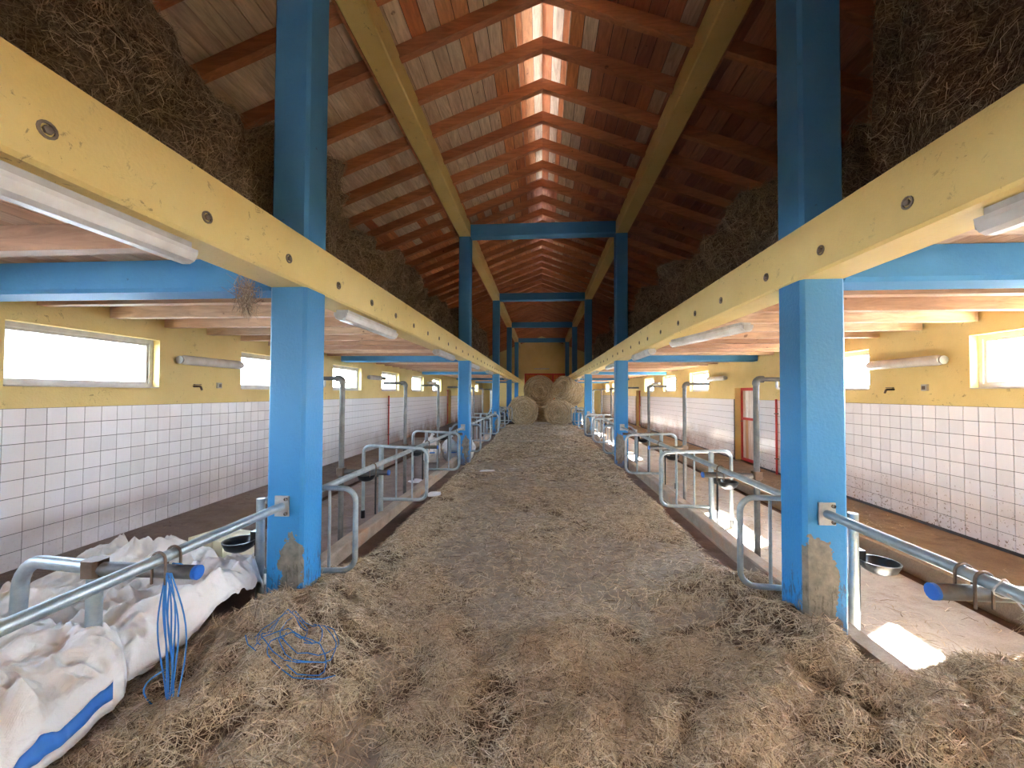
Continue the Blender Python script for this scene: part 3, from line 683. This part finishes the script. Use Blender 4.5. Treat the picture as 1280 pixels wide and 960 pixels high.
# ------------------------------------------------------------------ fluorescent lamps
def lamp(name, label, loc, rz, grp, L=1.27, tilt=0, wall_s=None):
    """closed damp-proof batten lying along local Y; diffuser faces down (or out from a wall)"""
    t = thing(name, label, 'light', loc, grp); t.rotation_euler = (tilt, 0, rz)
    if wall_s is None:
        part(MB().prism([(-.055, 0), (.055, 0), (.055, -.035), (-.055, -.035)], .03, L-.03), 'lamp_base', 'lamp_body', t)
        part(MB().prism([(-.062, -.03), (.062, -.03), (.062, -.05), (.045, -.085), (.02, -.098), (-.02, -.098), (-.045, -.085), (-.062, -.05)], 0, L), 'diffuser', 'diffuser', t, False)
        for y in (-.008, L-.012): part(MB().prism([(-.056, -.028), (.056, -.028), (.05, -.07), (.02, -.09), (-.02, -.09), (-.05, -.07)], y, y+.02), 'end_cap', 'lamp_body', t)
    else:
        q = wall_s
        part(MB().box(*sorted((0, -q*.03)), .05, L-.05, -.03, .03), 'lamp_base', 'lamp_body', t)
        part(MB().tube([(-q*.075, .02, 0), (-q*.075, .05, 0), (-q*.075, L-.05, 0), (-q*.075, L-.02, 0)], [.045, .062, .062, .045], 16), 'diffuser', 'diffuser', t, True)
        for y in (0, L-.06): part(MB().tube([(-q*.06, y, 0), (-q*.06, y+.06, 0)], .052, 12), 'end_cap', 'plate_metal', t, True)
near_n = ['in the top %s corner of the photo', 'just past the first %s column', 'short of the second %s column', 'just past the second %s column', 'short of the third %s column', 'past the third %s column', 'short of the fourth %s column', 'past the fourth %s column']
yy = [.62, 3.45, 6.70, 9.93, 13.16, 16.4, 19.6, 22.9]
for k, y in enumerate(yy):
    lamp('fluorescent_lamp', 'white fluorescent lamp under the left yellow beam, '+near_n[k] % 'left', (XL-S/2, y, ZB), 0, 'lamps under the left beam')
for k, y in enumerate([.47, None, 6.70, 9.93, 13.16, 16.4, 19.6, 22.9]):
    if y is None:
        o = lamp('fluorescent_lamp', 'white fluorescent lamp hanging askew beside the right yellow beam past the first column', (2.10, 4.28, ZB-.0), .20, 'lamps under the right beam', L=1.45); continue
    lamp('fluorescent_lamp', 'white fluorescent lamp under the right yellow beam, '+near_n[k] % 'right', (XR+S/2, y, ZB), 0, 'lamps under the right beam')
for s, X, l0 in ((-1, WL, [4.87, 10.6, 16.3]), (1, WR, [5.05, 10.66, 16.4])):
    side = 'left' if s < 0 else 'right'
    for k, y in enumerate(l0):
        lamp('wall_lamp', 'tubular lamp on the %s yellow wall, %s' % (side, ['between the two nearest windows', 'second along', 'third along'][k]), (X+s*.012, y, 2.06), 0, 'wall lamps on the %s' % side, L=1.08, wall_s=s)
t = thing('gable_lamp', 'tubular lamp above the orange gate on the far gable', 'light', (-.6, Y1, 3.57)); part(MB().box(0, 1.2, -.05, 0, -.04, .04), 'lamp_base', 'lamp_body', t); part(MB().tube([(.02, -.08, 0), (1.18, -.08, 0)], .045, 12), 'diffuser', 'diffuser', t, True)
# taps and sockets
for s, X, yt, yb in ((-1, WL, 5.16, 5.54), (1, WR, 5.80, 5.31)):
    side = 'left' if s < 0 else 'right'
    t = thing('wall_tap', 'small brass tap on the %s yellow wall under the lamp' % side, 'tap', (X+s*.012, yt, 1.72))
    part(MB().tube(round_path([(0, 0, 0), (-s*.10, 0, 0), (-s*.12, 0, -.05)], .02), .013, 8), 'spout', 'clamp_metal', t, True)
    part(MB().box(*sorted((-s*.04, -s*.07)), -.05, .05, .02, .03), 'handle', 'clamp_metal', t)
    t = thing('wall_socket', 'small square socket box on the %s yellow wall' % side, 'socket', (X+s*.012, yb, 1.70))
    part(MB().box(*sorted((0, -s*.03)), 0, .07, 0, .08), 'housing', 'lamp_body', t); part(MB().box(*sorted((-s*.03, -s*.036)), .015, .055, .015, .06), 'cover', 'clamp_metal', t)

# ================================================================== HAY
# litter heightfield on the alley
xs = np.linspace(-2.9, 3.4, 240); ys = np.concatenate([np.arange(-.5, 4.5, .03), np.arange(4.5, 10, .07), np.arange(10, 25, .16)])
Xg, Yg = np.meshgrid(xs, ys, indexing='ij')
Z = hay_h(Xg, Yg)
edge = 1/(1+np.exp(-(np.abs(Xg)-1.80)/.035))
trough = np.exp(-((np.abs(Xg)-1.84)/.10)**2)
spill = np.clip(gau(Xg, Yg, -2.0, 1.5, 1.0, 1.25)+gau(Xg, Yg, 2.35, 1.45, 1.25, 1.2), 0, 1)
spill = np.clip((spill-.33)*3, 0, 1)
Z = Z*(1-edge*(1-spill))-(.06*edge*(1-spill))
V = np.stack([Xg, Yg, Z], -1).reshape(-1, 3); Fq = grid_faces(len(xs), len(ys))
cz = V[Fq].mean(1); Fq = Fq[cz[:, 2] > -.05]
lme = np_mesh('hay_litter', V, Fq, 'alley_surface', True); at = lme.attributes.new('cover', 'FLOAT', 'POINT'); at.data.foreach_set('value', cover(V[:, 0], V[:, 1]).astype(np.float32)); at = lme.attributes.new('soil', 'FLOAT', 'POINT'); at.data.foreach_set('value', soil(V[:, 0], V[:, 1]).astype(np.float32))
litter = tag(link('hay_litter', lme), 'trodden hay and dust covering the feed alley floor', 'hay', kind='stuff')
lay = tag(link('loose_hay', None), None) if False else None
def strand_obj(name, V, Fq, mat, parent=None, **k):
    o = link(name, np_mesh(name, V, Fq, mat), parent); return tag(o, kind='stuff', **k)
def fine(x, y): return np.clip(.55+2.2*fbm(P3(x, y, 31), 4.2, 3, .6), .12, 1)
def alley_strands(n, dens, y0, y1, x0, x1, length, width):
    x = rng.uniform(x0, x1, n*2); y = y0+(y1-y0)*rng.random(n*2)
    d = dens(x, y); keep = rng.random(n*2) < d; x, y = x[keep], y[keep]
    z = hay_h(x, y); ee = 1/(1+np.exp(-(np.abs(x)-1.80)/.035))
    sp = np.clip((np.clip(gau(x, y, -2.0, 1.5, 1.0, 1.25)+gau(x, y, 2.35, 1.45, 1.25, 1.2), 0, 1)-.33)*3, 0, 1)
    z = z*(1-ee*(1-sp))-(.06*ee*(1-sp)); k2 = z > -.0; x, y, z = x[k2], y[k2], z[k2]
    e = .03; P = np.stack([x, y, z], 1); N = np.stack([-(hay_h(x+e, y)-hay_h(x-e, y))/(2*e), -(hay_h(x, y+e)-hay_h(x, y-e))/(2*e), np.ones_like(x)], 1)
    return strands(P, N, length, width)
def clumps(x, y, thr=0., soft=3.):
    return np.clip(.5+soft*(fbm(P3(x, y, 2), 1.3, 5, .6)-thr), 0, 1)
ln = lambda a, b_: (lambda n: rng.uniform(a, b_, n))
parts_ = []
parts_.append(alley_strands(190000, lambda x, y: .35+.65*clumps(x, y, -.08)+spill_d(x, y) if False else np.clip(.12+.95*cover(x, y)*fine(x, y), 0, 1), .55, 3.2, -2.7, 3.1, ln(.03, .15), .0016))
parts_.append(alley_strands(110000, lambda x, y: np.clip(.09+.95*cover(x, y)*fine(x, y), 0, 1)*(1-.8*soil(x, y)), 3.2, 7.5, -1.9, 1.9, ln(.04, .14), .0026))
parts_.append(alley_strands(45000, lambda x, y: np.clip(.11+.9*cover(x, y), 0, 1)*(1-.8*soil(x, y)), 7.5, 20.3, -1.9, 1.9, ln(.08, .24), .0055))
V = np.concatenate([p[0] for p in parts_]); off = np.cumsum([0]+[len(p[0]) for p in parts_[:-1]])
Fq = np.concatenate([p[1]+o for p, o in zip(parts_, off)])
strand_obj('hay_stalks', V, Fq, 'hay_strand', litter)
# stalls: thin straw
def stall_straw(s, n):
    x = s*rng.uniform(2.1, 4.6, n); y = rng.uniform(.8, 14, n)**1.0
    keep = rng.random(n) < clumps(x, y, .05, 4); x, y = x[keep], y[keep]; keep = (np.abs(x) < 3.28) | (np.abs(x) > 3.62); x, y = x[keep], y[keep]
    z = np.where(np.abs(x) > 3.6, .052, .002); return strands(np.stack([x, y, z], 1), np.tile([0, 0, 1.], (len(x), 1)), ln(.05, .15), .002)
for s in (-1, 1):
    V, Fq = stall_straw(s, 11000 if s > 0 else 6000)
    strand_obj('stall_straw', V, Fq, 'hay_strand' if s > 0 else 'hay_strand_dim', None, label='loose straw scattered over the %s stall floor' % ('left' if s < 0 else 'right'), cat='straw')

# heaps up in the lofts
def loft_heap(s, y0, y1, top, label, n, amp=.16, slen=(.06, .22), depth=2.4, seed=0, xin=1.97, mat='hay_mass_dim', smat='hay_strand_dim', wid=.003):
    nu, nv = int((y1-y0)/.05), 70
    u = np.linspace(y0, y1, nu); H = np.array([top(q) for q in u])
    v_ = np.linspace(0, 1, nv); U, Vv = np.meshgrid(u, v_, indexing='ij'); Hh = H[:, None]
    # profile: up the face then over the top
    fz = np.clip(Vv/.6, 0, 1); bk = np.clip((Vv-.5)/.5, 0, 1)
    x = xin+.02+.16*fz**2+bk**1.4*depth; z = 2.628+Hh*np.sin(np.clip(Vv/.62, 0, 1)*PI/2)**.9
    endf = np.clip(np.minimum(U-y0, y1-U)/.12, 0, 1)**.5
    P = np.stack([U, z, x], -1)
    hole = np.clip(fbm(P*np.array([1.6, .8, 1.]), 2.2, 2, .5, seed+3)-.18, 0, 1)*np.clip(Vv/.2, 0, 1)
    d = amp*(1.2*fbm(P, 1.6, 5, .55, seed)+.6*np.abs(fbm(P, 3.5, 3, .5, seed+9))-.25-1.6*hole)
    d2 = d*np.clip(Vv/.12, .15, 1)
    x = x-d2*1.3*(1-bk*.7); z = z+d*.9*np.clip(Vv/.3, 0, 1)
    x = np.maximum(x, xin-.04*(z > ZT+.05)+.0); z = 2.628+(z-2.628)*(.25+.75*endf)
    z = np.minimum(z, ZA-SL*x-.03)
    V = np.stack([s*x, U, z], -1).reshape(-1, 3); Fq = grid_faces(nu, nv)
    if s > 0: Fq = Fq[:, ::-1]
    o = tag(link('hay_heap', np_mesh('hay_heap', V, Fq, mat, True)), label, 'hay', kind='stuff')
    cen = V[Fq].mean(1)
    P, N = on_surface(V, Fq, n, (np.abs(cen[:, 0]) < xin+1.1).astype(float)+.02)
    sv, sf = strands(P, N, ln(*slen), wid, lift=.35, curl=.9)
    strand_obj('hay_stalks', sv, sf, smat, o)
    return o
wob = lambda q, a=.1, f=1.7: a*math.sin(q*f)+a*.6*math.sin(q*f*2.3+1)
loft_heap(-1, -3.3, 2.66, lambda q: 1.0+wob(q, .06)+max(0, 2.4-q)*.28, 'dark brown hay stacked on the left loft in front of the first column', 60000, seed=1, slen=(.04, .13), wid=.0014, amp=.2)
loft_heap(-1, 3.0, 9.12, lambda q: 1.12+wob(q, .05, 2.2)+(.12 if q < 4 else 0), 'brown hay stacked on the left loft between first and second columns', 60000, seed=3, slen=(.05, .16), wid=.0022, amp=.3)
loft_heap(-1, 10.9, 15.4, lambda q: 1.3+wob(q), 'hay stacked on the left loft past the second column', 14000, seed=5, wid=.005)
loft_heap(1, -3.3, 2.66, lambda q: 2.05+wob(q, .08)+max(0, 2.4-q)*.25, 'dark hay filling the right loft in front of the first column', 50000, seed=7, slen=(.04, .13), wid=.0014, amp=.2)
loft_heap(1, 3.0, 9.12, lambda q: .92+wob(q, .12, 1.9)+.05*(q-3), 'dark hay heaped on the right loft between first and second columns', 45000, seed=11, slen=(.05, .18), wid=.0022, amp=.26)
loft_heap(1, 9.5, 15.4, lambda q: 1.15+wob(q, .15), 'hay heaped on the right loft past the second column', 14000, seed=13, amp=.22, wid=.005)
# heap on the right passage at the frame edge
def floor_heap(cx, cy, rx, ry, h, label, n, seed=0, z0=.05, mat='hay_mass', smat='hay_strand', name='hay_heap'):
    nr, na = 40, 90; r = np.linspace(0, 1, nr); a = np.linspace(0, 2*PI, na)
    R_, A_ = np.meshgrid(r, a, indexing='ij')
    x, y = cx+rx*R_*np.cos(A_), cy+ry*R_*np.sin(A_); x[:, -1] = x[:, 0]; y[:, -1] = y[:, 0]
    pr = np.cos(R_*PI/2)**.8
    z = z0+h*pr*(1+.5*fbm(P3(x, y, seed), 3, 4, .6))+.03*fbm(P3(x, y, seed+4), 9, 3)*np.clip(pr*5, 0, 1)
    x = np.where(x > WR-.03, WR-.03, x); x = np.where(x < WL+.03, WL+.03, x)
    V = np.stack([x, y, z], -1).reshape(-1, 3); Fq = grid_faces(nr, na)
    o = tag(link(name, np_mesh(name, V, Fq, mat, True)), label, 'hay', kind='stuff')
    P, N = on_surface(V, Fq, n); N[N[:, 2] < 0] *= -1
    sv, sf = strands(P, N, ln(.05, .18), .002, lift=.5, curl=.8); strand_obj('hay_stalks', sv, sf, smat, o)
    return o
floor_heap(4.15, 2.35, 1.05, 1.1, .62, 'brown hay heap against the right tiled wall at the frame edge', 26000, 21)

# round bales
def bale(label, loc, rot, R_=.72, Ln=1.2, seed=0, n=8000):
    t = thing('round_bale', label, 'hay bale', loc, 'round hay bales at the end of the alley'); t.rotation_euler = rot
    prof = [(0., 0.)]+[(R_*q, -.02*math.sin(q*40)) for q in np.linspace(.06, .93, 26)]+[(R_*.98, .03), (R_, .09)]+[(R_, q) for q in np.linspace(.15, Ln-.15, 14)]+[(R_, Ln-.09), (R_*.97, Ln-.02), (R_*.9, Ln), (0, Ln)]
    prof = np.array(prof); na = 72; a = np.linspace(0, 2*PI, na)
    rr, yy_ = prof[:, 0][:, None], prof[:, 1][:, None]
    P = np.stack([rr*np.cos(a), yy_+0*a, rr*np.sin(a)], -1)
    d = fbm(P, 2.5, 5, .55, seed)*.06; spiral = .03*np.sin(rr/R_*55+a*1.0)
    face = (np.arange(len(prof)) < 28)[:, None]
    rad = rr*(1+(d/np.maximum(rr, .3))*(~face)); yv = yy_+np.where(face, d*.5+spiral, 0)
    V = np.stack([rad*np.cos(a), yv, rad*np.sin(a)], -1); V[:, -1] = V[:, 0]
    V = V.reshape(-1, 3); Fq = grid_faces(len(prof), na)
    part_ = link('bale_body', np_mesh('bale_body', V, Fq, 'bale_mass', True), t)
    Pp, N = on_surface(V, Fq, n); C = np.stack([Pp[:, 0], np.zeros(n), Pp[:, 2]], 1)
    T = np.cross(C, [0, 1, 0])+rng.normal(0, .12, (n, 3)); 
    out = np.where(np.abs(Pp[:, 1:2]) < .08, np.array([[0, -1., 0]]), C); N = np.where((N*out).sum(1, keepdims=True) < 0, -N, N)
    sv, sf = strands(Pp, N, ln(.12, .4), .007, T, lift=.15, curl=.25)
    strand_obj('bale_stalks', sv, sf, 'bale_strand', t)
    return t
bale('front left round hay bale standing on the alley floor', (-.93, 20.5, .73), (0, 0, .04), .73, seed=2)
bale('front right round hay bale with shaggy face on the alley floor', (.83, 20.6, .67), (0, .5, -.25), .67, seed=4)
bale('dark upper round bale stacked behind the front pair', (-.12, 22.9, 1.76), (0, .3, 0), .86, seed=6)
bale('flattened rear bale under the dark upper bale', (-.10, 23.5, .9), (-PI/2, 0, 0), .74, .86, seed=7, n=5000)
bale('tilted round bale leaning against the right column', (.98, 20.75, 1.95), (-.35, .2, -.85), .62, Ln=1.15, seed=9)

# ================================================================== SMALL THINGS
# crumpled white woven sacks
def resample(pl, n):
    pl = np.array(pl, float); d = np.concatenate([[0], np.cumsum(np.hypot(*np.diff(pl, axis=0).T))]); q = np.linspace(0, d[-1], n)
    x, y = np.interp(q, d, pl[:, 0]), np.interp(q, d, pl[:, 1])
    for _ in range(max(2, n//12)): x[1:-1] = (x[:-2]+2*x[1:-1]+x[2:])/4; y[1:-1] = (y[:-2]+2*y[1:-1]+y[2:])/4
    return np.stack([x, y], 1)
def sack(label, bottom, right, top, left, height, seed, n=190, band=None, ground=.04, ang=.6):
    """slack sheet laid as a four-sided patch over the hay: folds are ridged noise, the hem droops to the hay"""
    B_, R2, T_, L_ = resample(bottom, n), resample(right, n), resample(top, n), resample(left, n)
    u = np.linspace(0, 1, n); U, Vv = np.meshgrid(u, u, indexing='ij'); U3, V3 = U[..., None], Vv[..., None]
    P = (1-V3)*B_[:, None]+V3*T_[:, None]+(1-U3)*L_[None]+U3*R2[None]-((1-U3)*(1-V3)*B_[0]+U3*(1-V3)*B_[-1]+(1-U3)*V3*T_[0]+U3*V3*T_[-1])
    P = P+.03*np.stack([fbm(P3(U*3, Vv*3, seed), 1.4, 3), fbm(P3(U*3, Vv*3, seed+7), 1.4, 3)], -1)
    X, Y = P[..., 0], P[..., 1]
    e = np.minimum(np.minimum(U, 1-U), np.minimum(Vv, 1-Vv)); ed = np.clip(e/.20, 0, 1); prof = np.sqrt(np.clip(1-(1-ed)**2, 0, 1))
    def ridged(a, fx, fy, o):
        c, d = math.cos(a), math.sin(a); q = P3((X*c+Y*d)*fx, (-X*d+Y*c)*fy, o); q = q+.35*np.stack([fbm(q, 1., 2, .5, 3), fbm(q, 1., 2, .5, 9), 0*X], -1)
        return 1-np.abs(vnoise(q+50)*2-1)*2
    z = .075*ridged(ang, 1.6, 4.2, seed)+.06*ridged(ang+1.2, 3.2, 6.5, seed+2)+.042*ridged(ang-.7, 6, 11, seed+4)+.018*ridged(ang+.4, 14, 20, seed+5)
    Z = ground+hay_h(X, Y)*.9+prof*height(X, Y)+z*np.clip(e/.05, .12, 1)
    V = np.stack([X, Y, np.maximum(Z, .01)], -1).reshape(-1, 3); Fq = grid_faces(n, n)
    o = thing('woven_sack', label, 'sack'); bq = np.zeros(len(Fq), bool)
    if band is not None: bq = band(U, Vv).reshape(-1)[Fq].all(1)
    c = link('fabric', np_mesh('fabric', V, Fq[~bq], 'woven_plastic', False), o); c.modifiers.new('thick', 'SOLIDIFY').thickness = .003
    if bq.any(): c = link('blue_band', np_mesh('blue_band', V, Fq[bq], 'blue_strap', False), o); c.modifiers.new('thick', 'SOLIDIFY').thickness = .005
    return o
sack('white crumpled woven sack spread behind the near left rail', [(-3.3, 1.9), (-2.6, 1.85), (-2.06, 1.92)], [(-2.06, 1.92), (-1.98, 2.3), (-1.95, 2.68), (-2.2, 3.15)],
     [(-3.25, 3.42), (-2.8, 3.35), (-2.2, 3.15)], [(-3.3, 1.9), (-3.7, 2.4), (-3.72, 2.95), (-3.25, 3.42)], lambda X, Y: .14+.14*gau(X, Y, -3.2, 3.0, .4, .35), 3.3)
sack('white crumpled woven sack with blue band in the bottom left corner', [(-3.4, .6), (-2.5, .62), (-2.0, .8), (-1.86, 1.15)], [(-1.86, 1.15), (-1.90, 1.45), (-1.96, 1.78)],
     [(-3.4, 1.95), (-2.7, 2.12), (-2.2, 2.02), (-1.96, 1.78)], [(-3.4, .6), (-3.4, 1.95)], lambda X, Y: .17+.10*gau(X, Y, -2.5, 1.8, .5, .3), 5.7,
     band=lambda U, V: (U > .978) & (V < .9) & (U < .995), ang=.2)
# blue twine hanging from the near left cross tube
def twine(name, label, curves, mat, r=.003):
    t = thing(name, label, 'twine')
    for c in curves: part(MB().tube(c, r, 5), 'strand', mat, t, True)
    return t
cv = []
for i in range(9):
    x = -1.74+rng.normal(0, .010); ph = rng.random()*6; pts = []
    for j in range(15):
        q = j/14; pts.append((x+.05*math.sin(q*3.1+ph)*q*(1-q)*2.4+.008*(i-3)*math.sin(q*PI)*1.5+.03*q, 1.80-.01+.02*math.cos(q*5+ph)*q, .80-.66*q))
    cv.append(pts)
lp = [(-1.74+.035*math.cos(a), 1.83+.012*math.sin(3*a), .795+.038*math.sin(a)) for a in np.linspace(0, 2*PI, 14)]; cv.append(lp)
cv.append([(-1.74-.10*math.sin(PI*q), 1.78, .36-.2*q) for q in np.linspace(0, 1, 10)])
twine('blue_twine', 'bundle of blue baler twine hanging from the capped tube on the left', cv, 'twine_blue', .0035)
cv = []
for i in range(7):
    x0, y0 = -1.28+rng.normal(0, .05), 2.15+rng.normal(0, .06); a0 = rng.random()*6; pts = []
    for j in range(16):
        q = j/15; a = a0+q*5; rr = .05+.10*q; x = x0+rr*math.cos(a)*1.6; y = y0+rr*math.sin(a); pts.append((x, y, float(hay_h(np.array(x), np.array(y)))+.018+.02*abs(math.sin(a*2))))
    cv.append(pts)
twine('blue_twine', 'tangle of blue twine lying on hay beside the left column foot', cv, 'twine_blue', .0028)
cv = [[(1.86+.034*math.cos(a), 1.72+.01*math.sin(a*2), .90+.036*math.sin(a)) for a in np.linspace(0, 2*PI, 12)], [(1.86+.036*math.cos(a), 1.58, .90+.036*math.sin(a)) for a in np.linspace(0, 2*PI, 12)]]
cv.append([(1.83+.10*q+.02*math.sin(q*5), 1.68-.30*q, .90-.36*q+.03*math.sin(q*6)) for q in np.linspace(0, 1, 14)]); cv.append([(1.84+.10*q+.02*math.sin(q*4+1), 1.68-.26*q, .88-.40*q) for q in np.linspace(0, 1, 14)])
twine('white_twine', 'white string looped around the near right rail', [[(p[0]-.07, p[1], p[2]) for p in c] for c in cv], 'twine_white', .0035)
# tuft hanging from the near left beam
P = np.stack([rng.normal(-2.02, .03, 260), rng.normal(2.62, .02, 260), rng.uniform(2.22, 2.40, 260)], 1)
sv, sf = strands(P, rng.normal(size=(260, 3)), ln(.08, .2), .0016, np.tile([0, 0, 1.], (260, 1))+rng.normal(0, .25, (260, 3)))
tag(strand_obj('hay_tuft', sv, sf, 'hay_strand_dim'), 'tuft of hay hanging where the left blue beam meets the yellow beam', 'hay')
# cream box behind the sack
t = thing('cream_box', 'cream panelled box on the left stall floor behind the sack', 'box', (-3.15, 3.45, .0), rz=-.25)
part(MB().box(0, .42, 0, .3, 0, .34), 'body', 'cream_box', t)
for x in (.0, .14, .28, .41): part(MB().box(x-.008, x+.008, -.012, 0, .0, .34), 'rib', 'cream_box', t)
# white and blue sacks behind the second left column
def bag(name, label, loc, r, h, mat, seed, top=None):
    n, k = 28, 18; t = thing(name, label, 'sack', loc); vs = []; 
    for i in range(k):
        q = i/(k-1)
        for j in range(n):
            a = 2*PI*j/n; rr = r*(math.sin(PI*min(q*.86+.09, .97)))**.55
            nn = 1+.35*float(fbm(np.array([[math.cos(a)*1.5, math.sin(a)*1.5, q*2.5]]), 1.6, 4, .6, seed)[0])
            vs.append((rr*nn*math.cos(a), rr*nn*math.sin(a)*.8, h*q))
    fs = [(i*n+j, i*n+(j+1) % n, (i+1)*n+(j+1) % n, (i+1)*n+j) for i in range(k-1) for j in range(n)]+[tuple(range(n))[::-1], tuple((k-1)*n+j for j in range(n))]
    m_ = MB(); m_.add(vs, fs); part(m_, 'bag_body', mat, t, False)
    m2 = MB().tube([(r*.9*math.cos(a), r*.72*math.sin(a), h*.42) for a in np.linspace(0, 2*PI, 20)], .018, 6); part(m2, 'blue_band', 'blue_strap', t)
    m3 = MB().tube([(0, 0, h-.02), (.02, 0, h+.06), (.05, .01, h+.10)], [.05, .03, .05], 8); part(m3, 'tied_neck', mat, t)
    return t
bag('plastic_sack', 'white tied sack standing in the left stall, farthest from the second column', (-2.62, 9.5, 0), .24, .58, 'woven_plastic', 3)
bag('plastic_sack', 'white tied sack in the middle of three behind the second left column', (-2.22, 9.72, 0), .2, .52, 'woven_plastic', 5)
bag('plastic_sack', 'white sack peeping out behind the second left column', (-1.82, 9.78, 0.02), .2, .58, 'woven_plastic', 8)
t = thing('paper_sheet', 'crumpled white paper lying on the left stall floor near the curb', 'paper', (-2.4, 7.15, .02)); m_ = MB(); vs = [(x*.09, y*.09, .035*rng.random()) for x in range(6) for y in range(4)]; m_.add(vs, [(i*4+j, (i+1)*4+j, (i+1)*4+j+1, i*4+j+1) for i in range(5) for j in range(3)]); o = part(m_, 'sheet', 'white_paper', t); o.modifiers.new('t', 'SOLIDIFY').thickness = .002
t = thing('paper_scrap', 'white folded scrap beside the left curb on the alley', 'paper', (-1.74, 6.15, .05)); m_ = MB().prism([(0, 0), (.15, .02), (.17, .12), (.08, .14), (.01, .10)], 0, .05, 'z'); part(m_, 'folded_card', 'white_paper', t)
t = thing('paper_scrap', 'flat white scrap on the alley past the second left column', 'paper', (-1.25, 8.2, .045)); m_ = MB().prism([(0, 0), (.22, .03), (.3, .1), (.12, .16), (.02, .09)], 0, .02, 'z'); part(m_, 'card', 'white_paper', t)
t = thing('carton', 'brown carton standing on the left passage floor', 'box', (-4.5, 14.2, .05)); part(MB().box(0, .4, 0, .3, 0, .25), 'body', 'brown_box', t); part(MB().box(0, .4, -.12, -.002, .20, .21), 'flap', 'brown_box', t)
t = thing('feed_packet', 'yellow and white packet half buried at the bottom left', 'packet', (-1.22, 1.12, .09), rz=.6)
m_ = MB(); m_.add([(-.06, -.035, 0), (.06, -.03, .0), (.065, .03, .01), (-.055, .04, .0), (-.04, -.02, .03), (.045, -.02, .032), (.045, .02, .034), (-.04, .025, .03)], [(0, 3, 2, 1), (4, 5, 6, 7), (0, 1, 5, 4), (1, 2, 6, 5), (2, 3, 7, 6), (3, 0, 4, 7)])
part(m_, 'packet_body', 'yellow_pack', t); part(MB().box(.045, .085, -.028, .028, .005, .025), 'packet_end', 'white_paper', t)
# things by the bales
t = thing('blue_drum', 'light blue plastic drum beside the bales on the right', 'drum', (1.78, 20.4, 0)); part(MB().lathe([(0, 0), (.2, 0), (.22, .05), (.22, .3), (.23, .32), (.22, .34), (.22, .62), (.2, .68), (0, .68)], 20), 'drum_body', 'blue_drum', t, True); part(MB().lathe([(0, .68), (.06, .68), (.06, .70), (0, .70)], 12), 'bung', 'black_bowl', t, True)
t = thing('crate', 'dark crate on the floor by the right stalls near the bales', 'crate', (2.05, 19.5, 0)); part(MB().box(0, .35, 0, .4, 0, .38), 'body', 'dark_crate', t); part(MB().box(.03, .32, -.01, 0, .12, .16), 'slat', 'dark_crate', t)
t = thing('tarpaulin_bundle', 'grey tarpaulin bundle left of the front bale', 'tarpaulin', (-2.35, 21.4, 0))
m_ = MB(); n = 22; vs = []
for i in range(10):
    for j in range(n):
        q = i/9; a = 2*PI*j/n; rr = (.55*(1-q*q)**.5+.02)*(1+.15*math.sin(a*5+i)); vs.append((rr*math.cos(a), rr*math.sin(a), 1.0*q))
m_.add(vs, [(i*n+j, i*n+(j+1) % n, (i+1)*n+(j+1) % n, (i+1)*n+j) for i in range(9) for j in range(n)]); part(m_, 'cover', 'grey_tarp', t); part(MB().tube([(.5*math.cos(a), .5*math.sin(a), .45) for a in np.linspace(0, 2*PI, 24)], .015, 6), 'rope', 'twine_white', t)
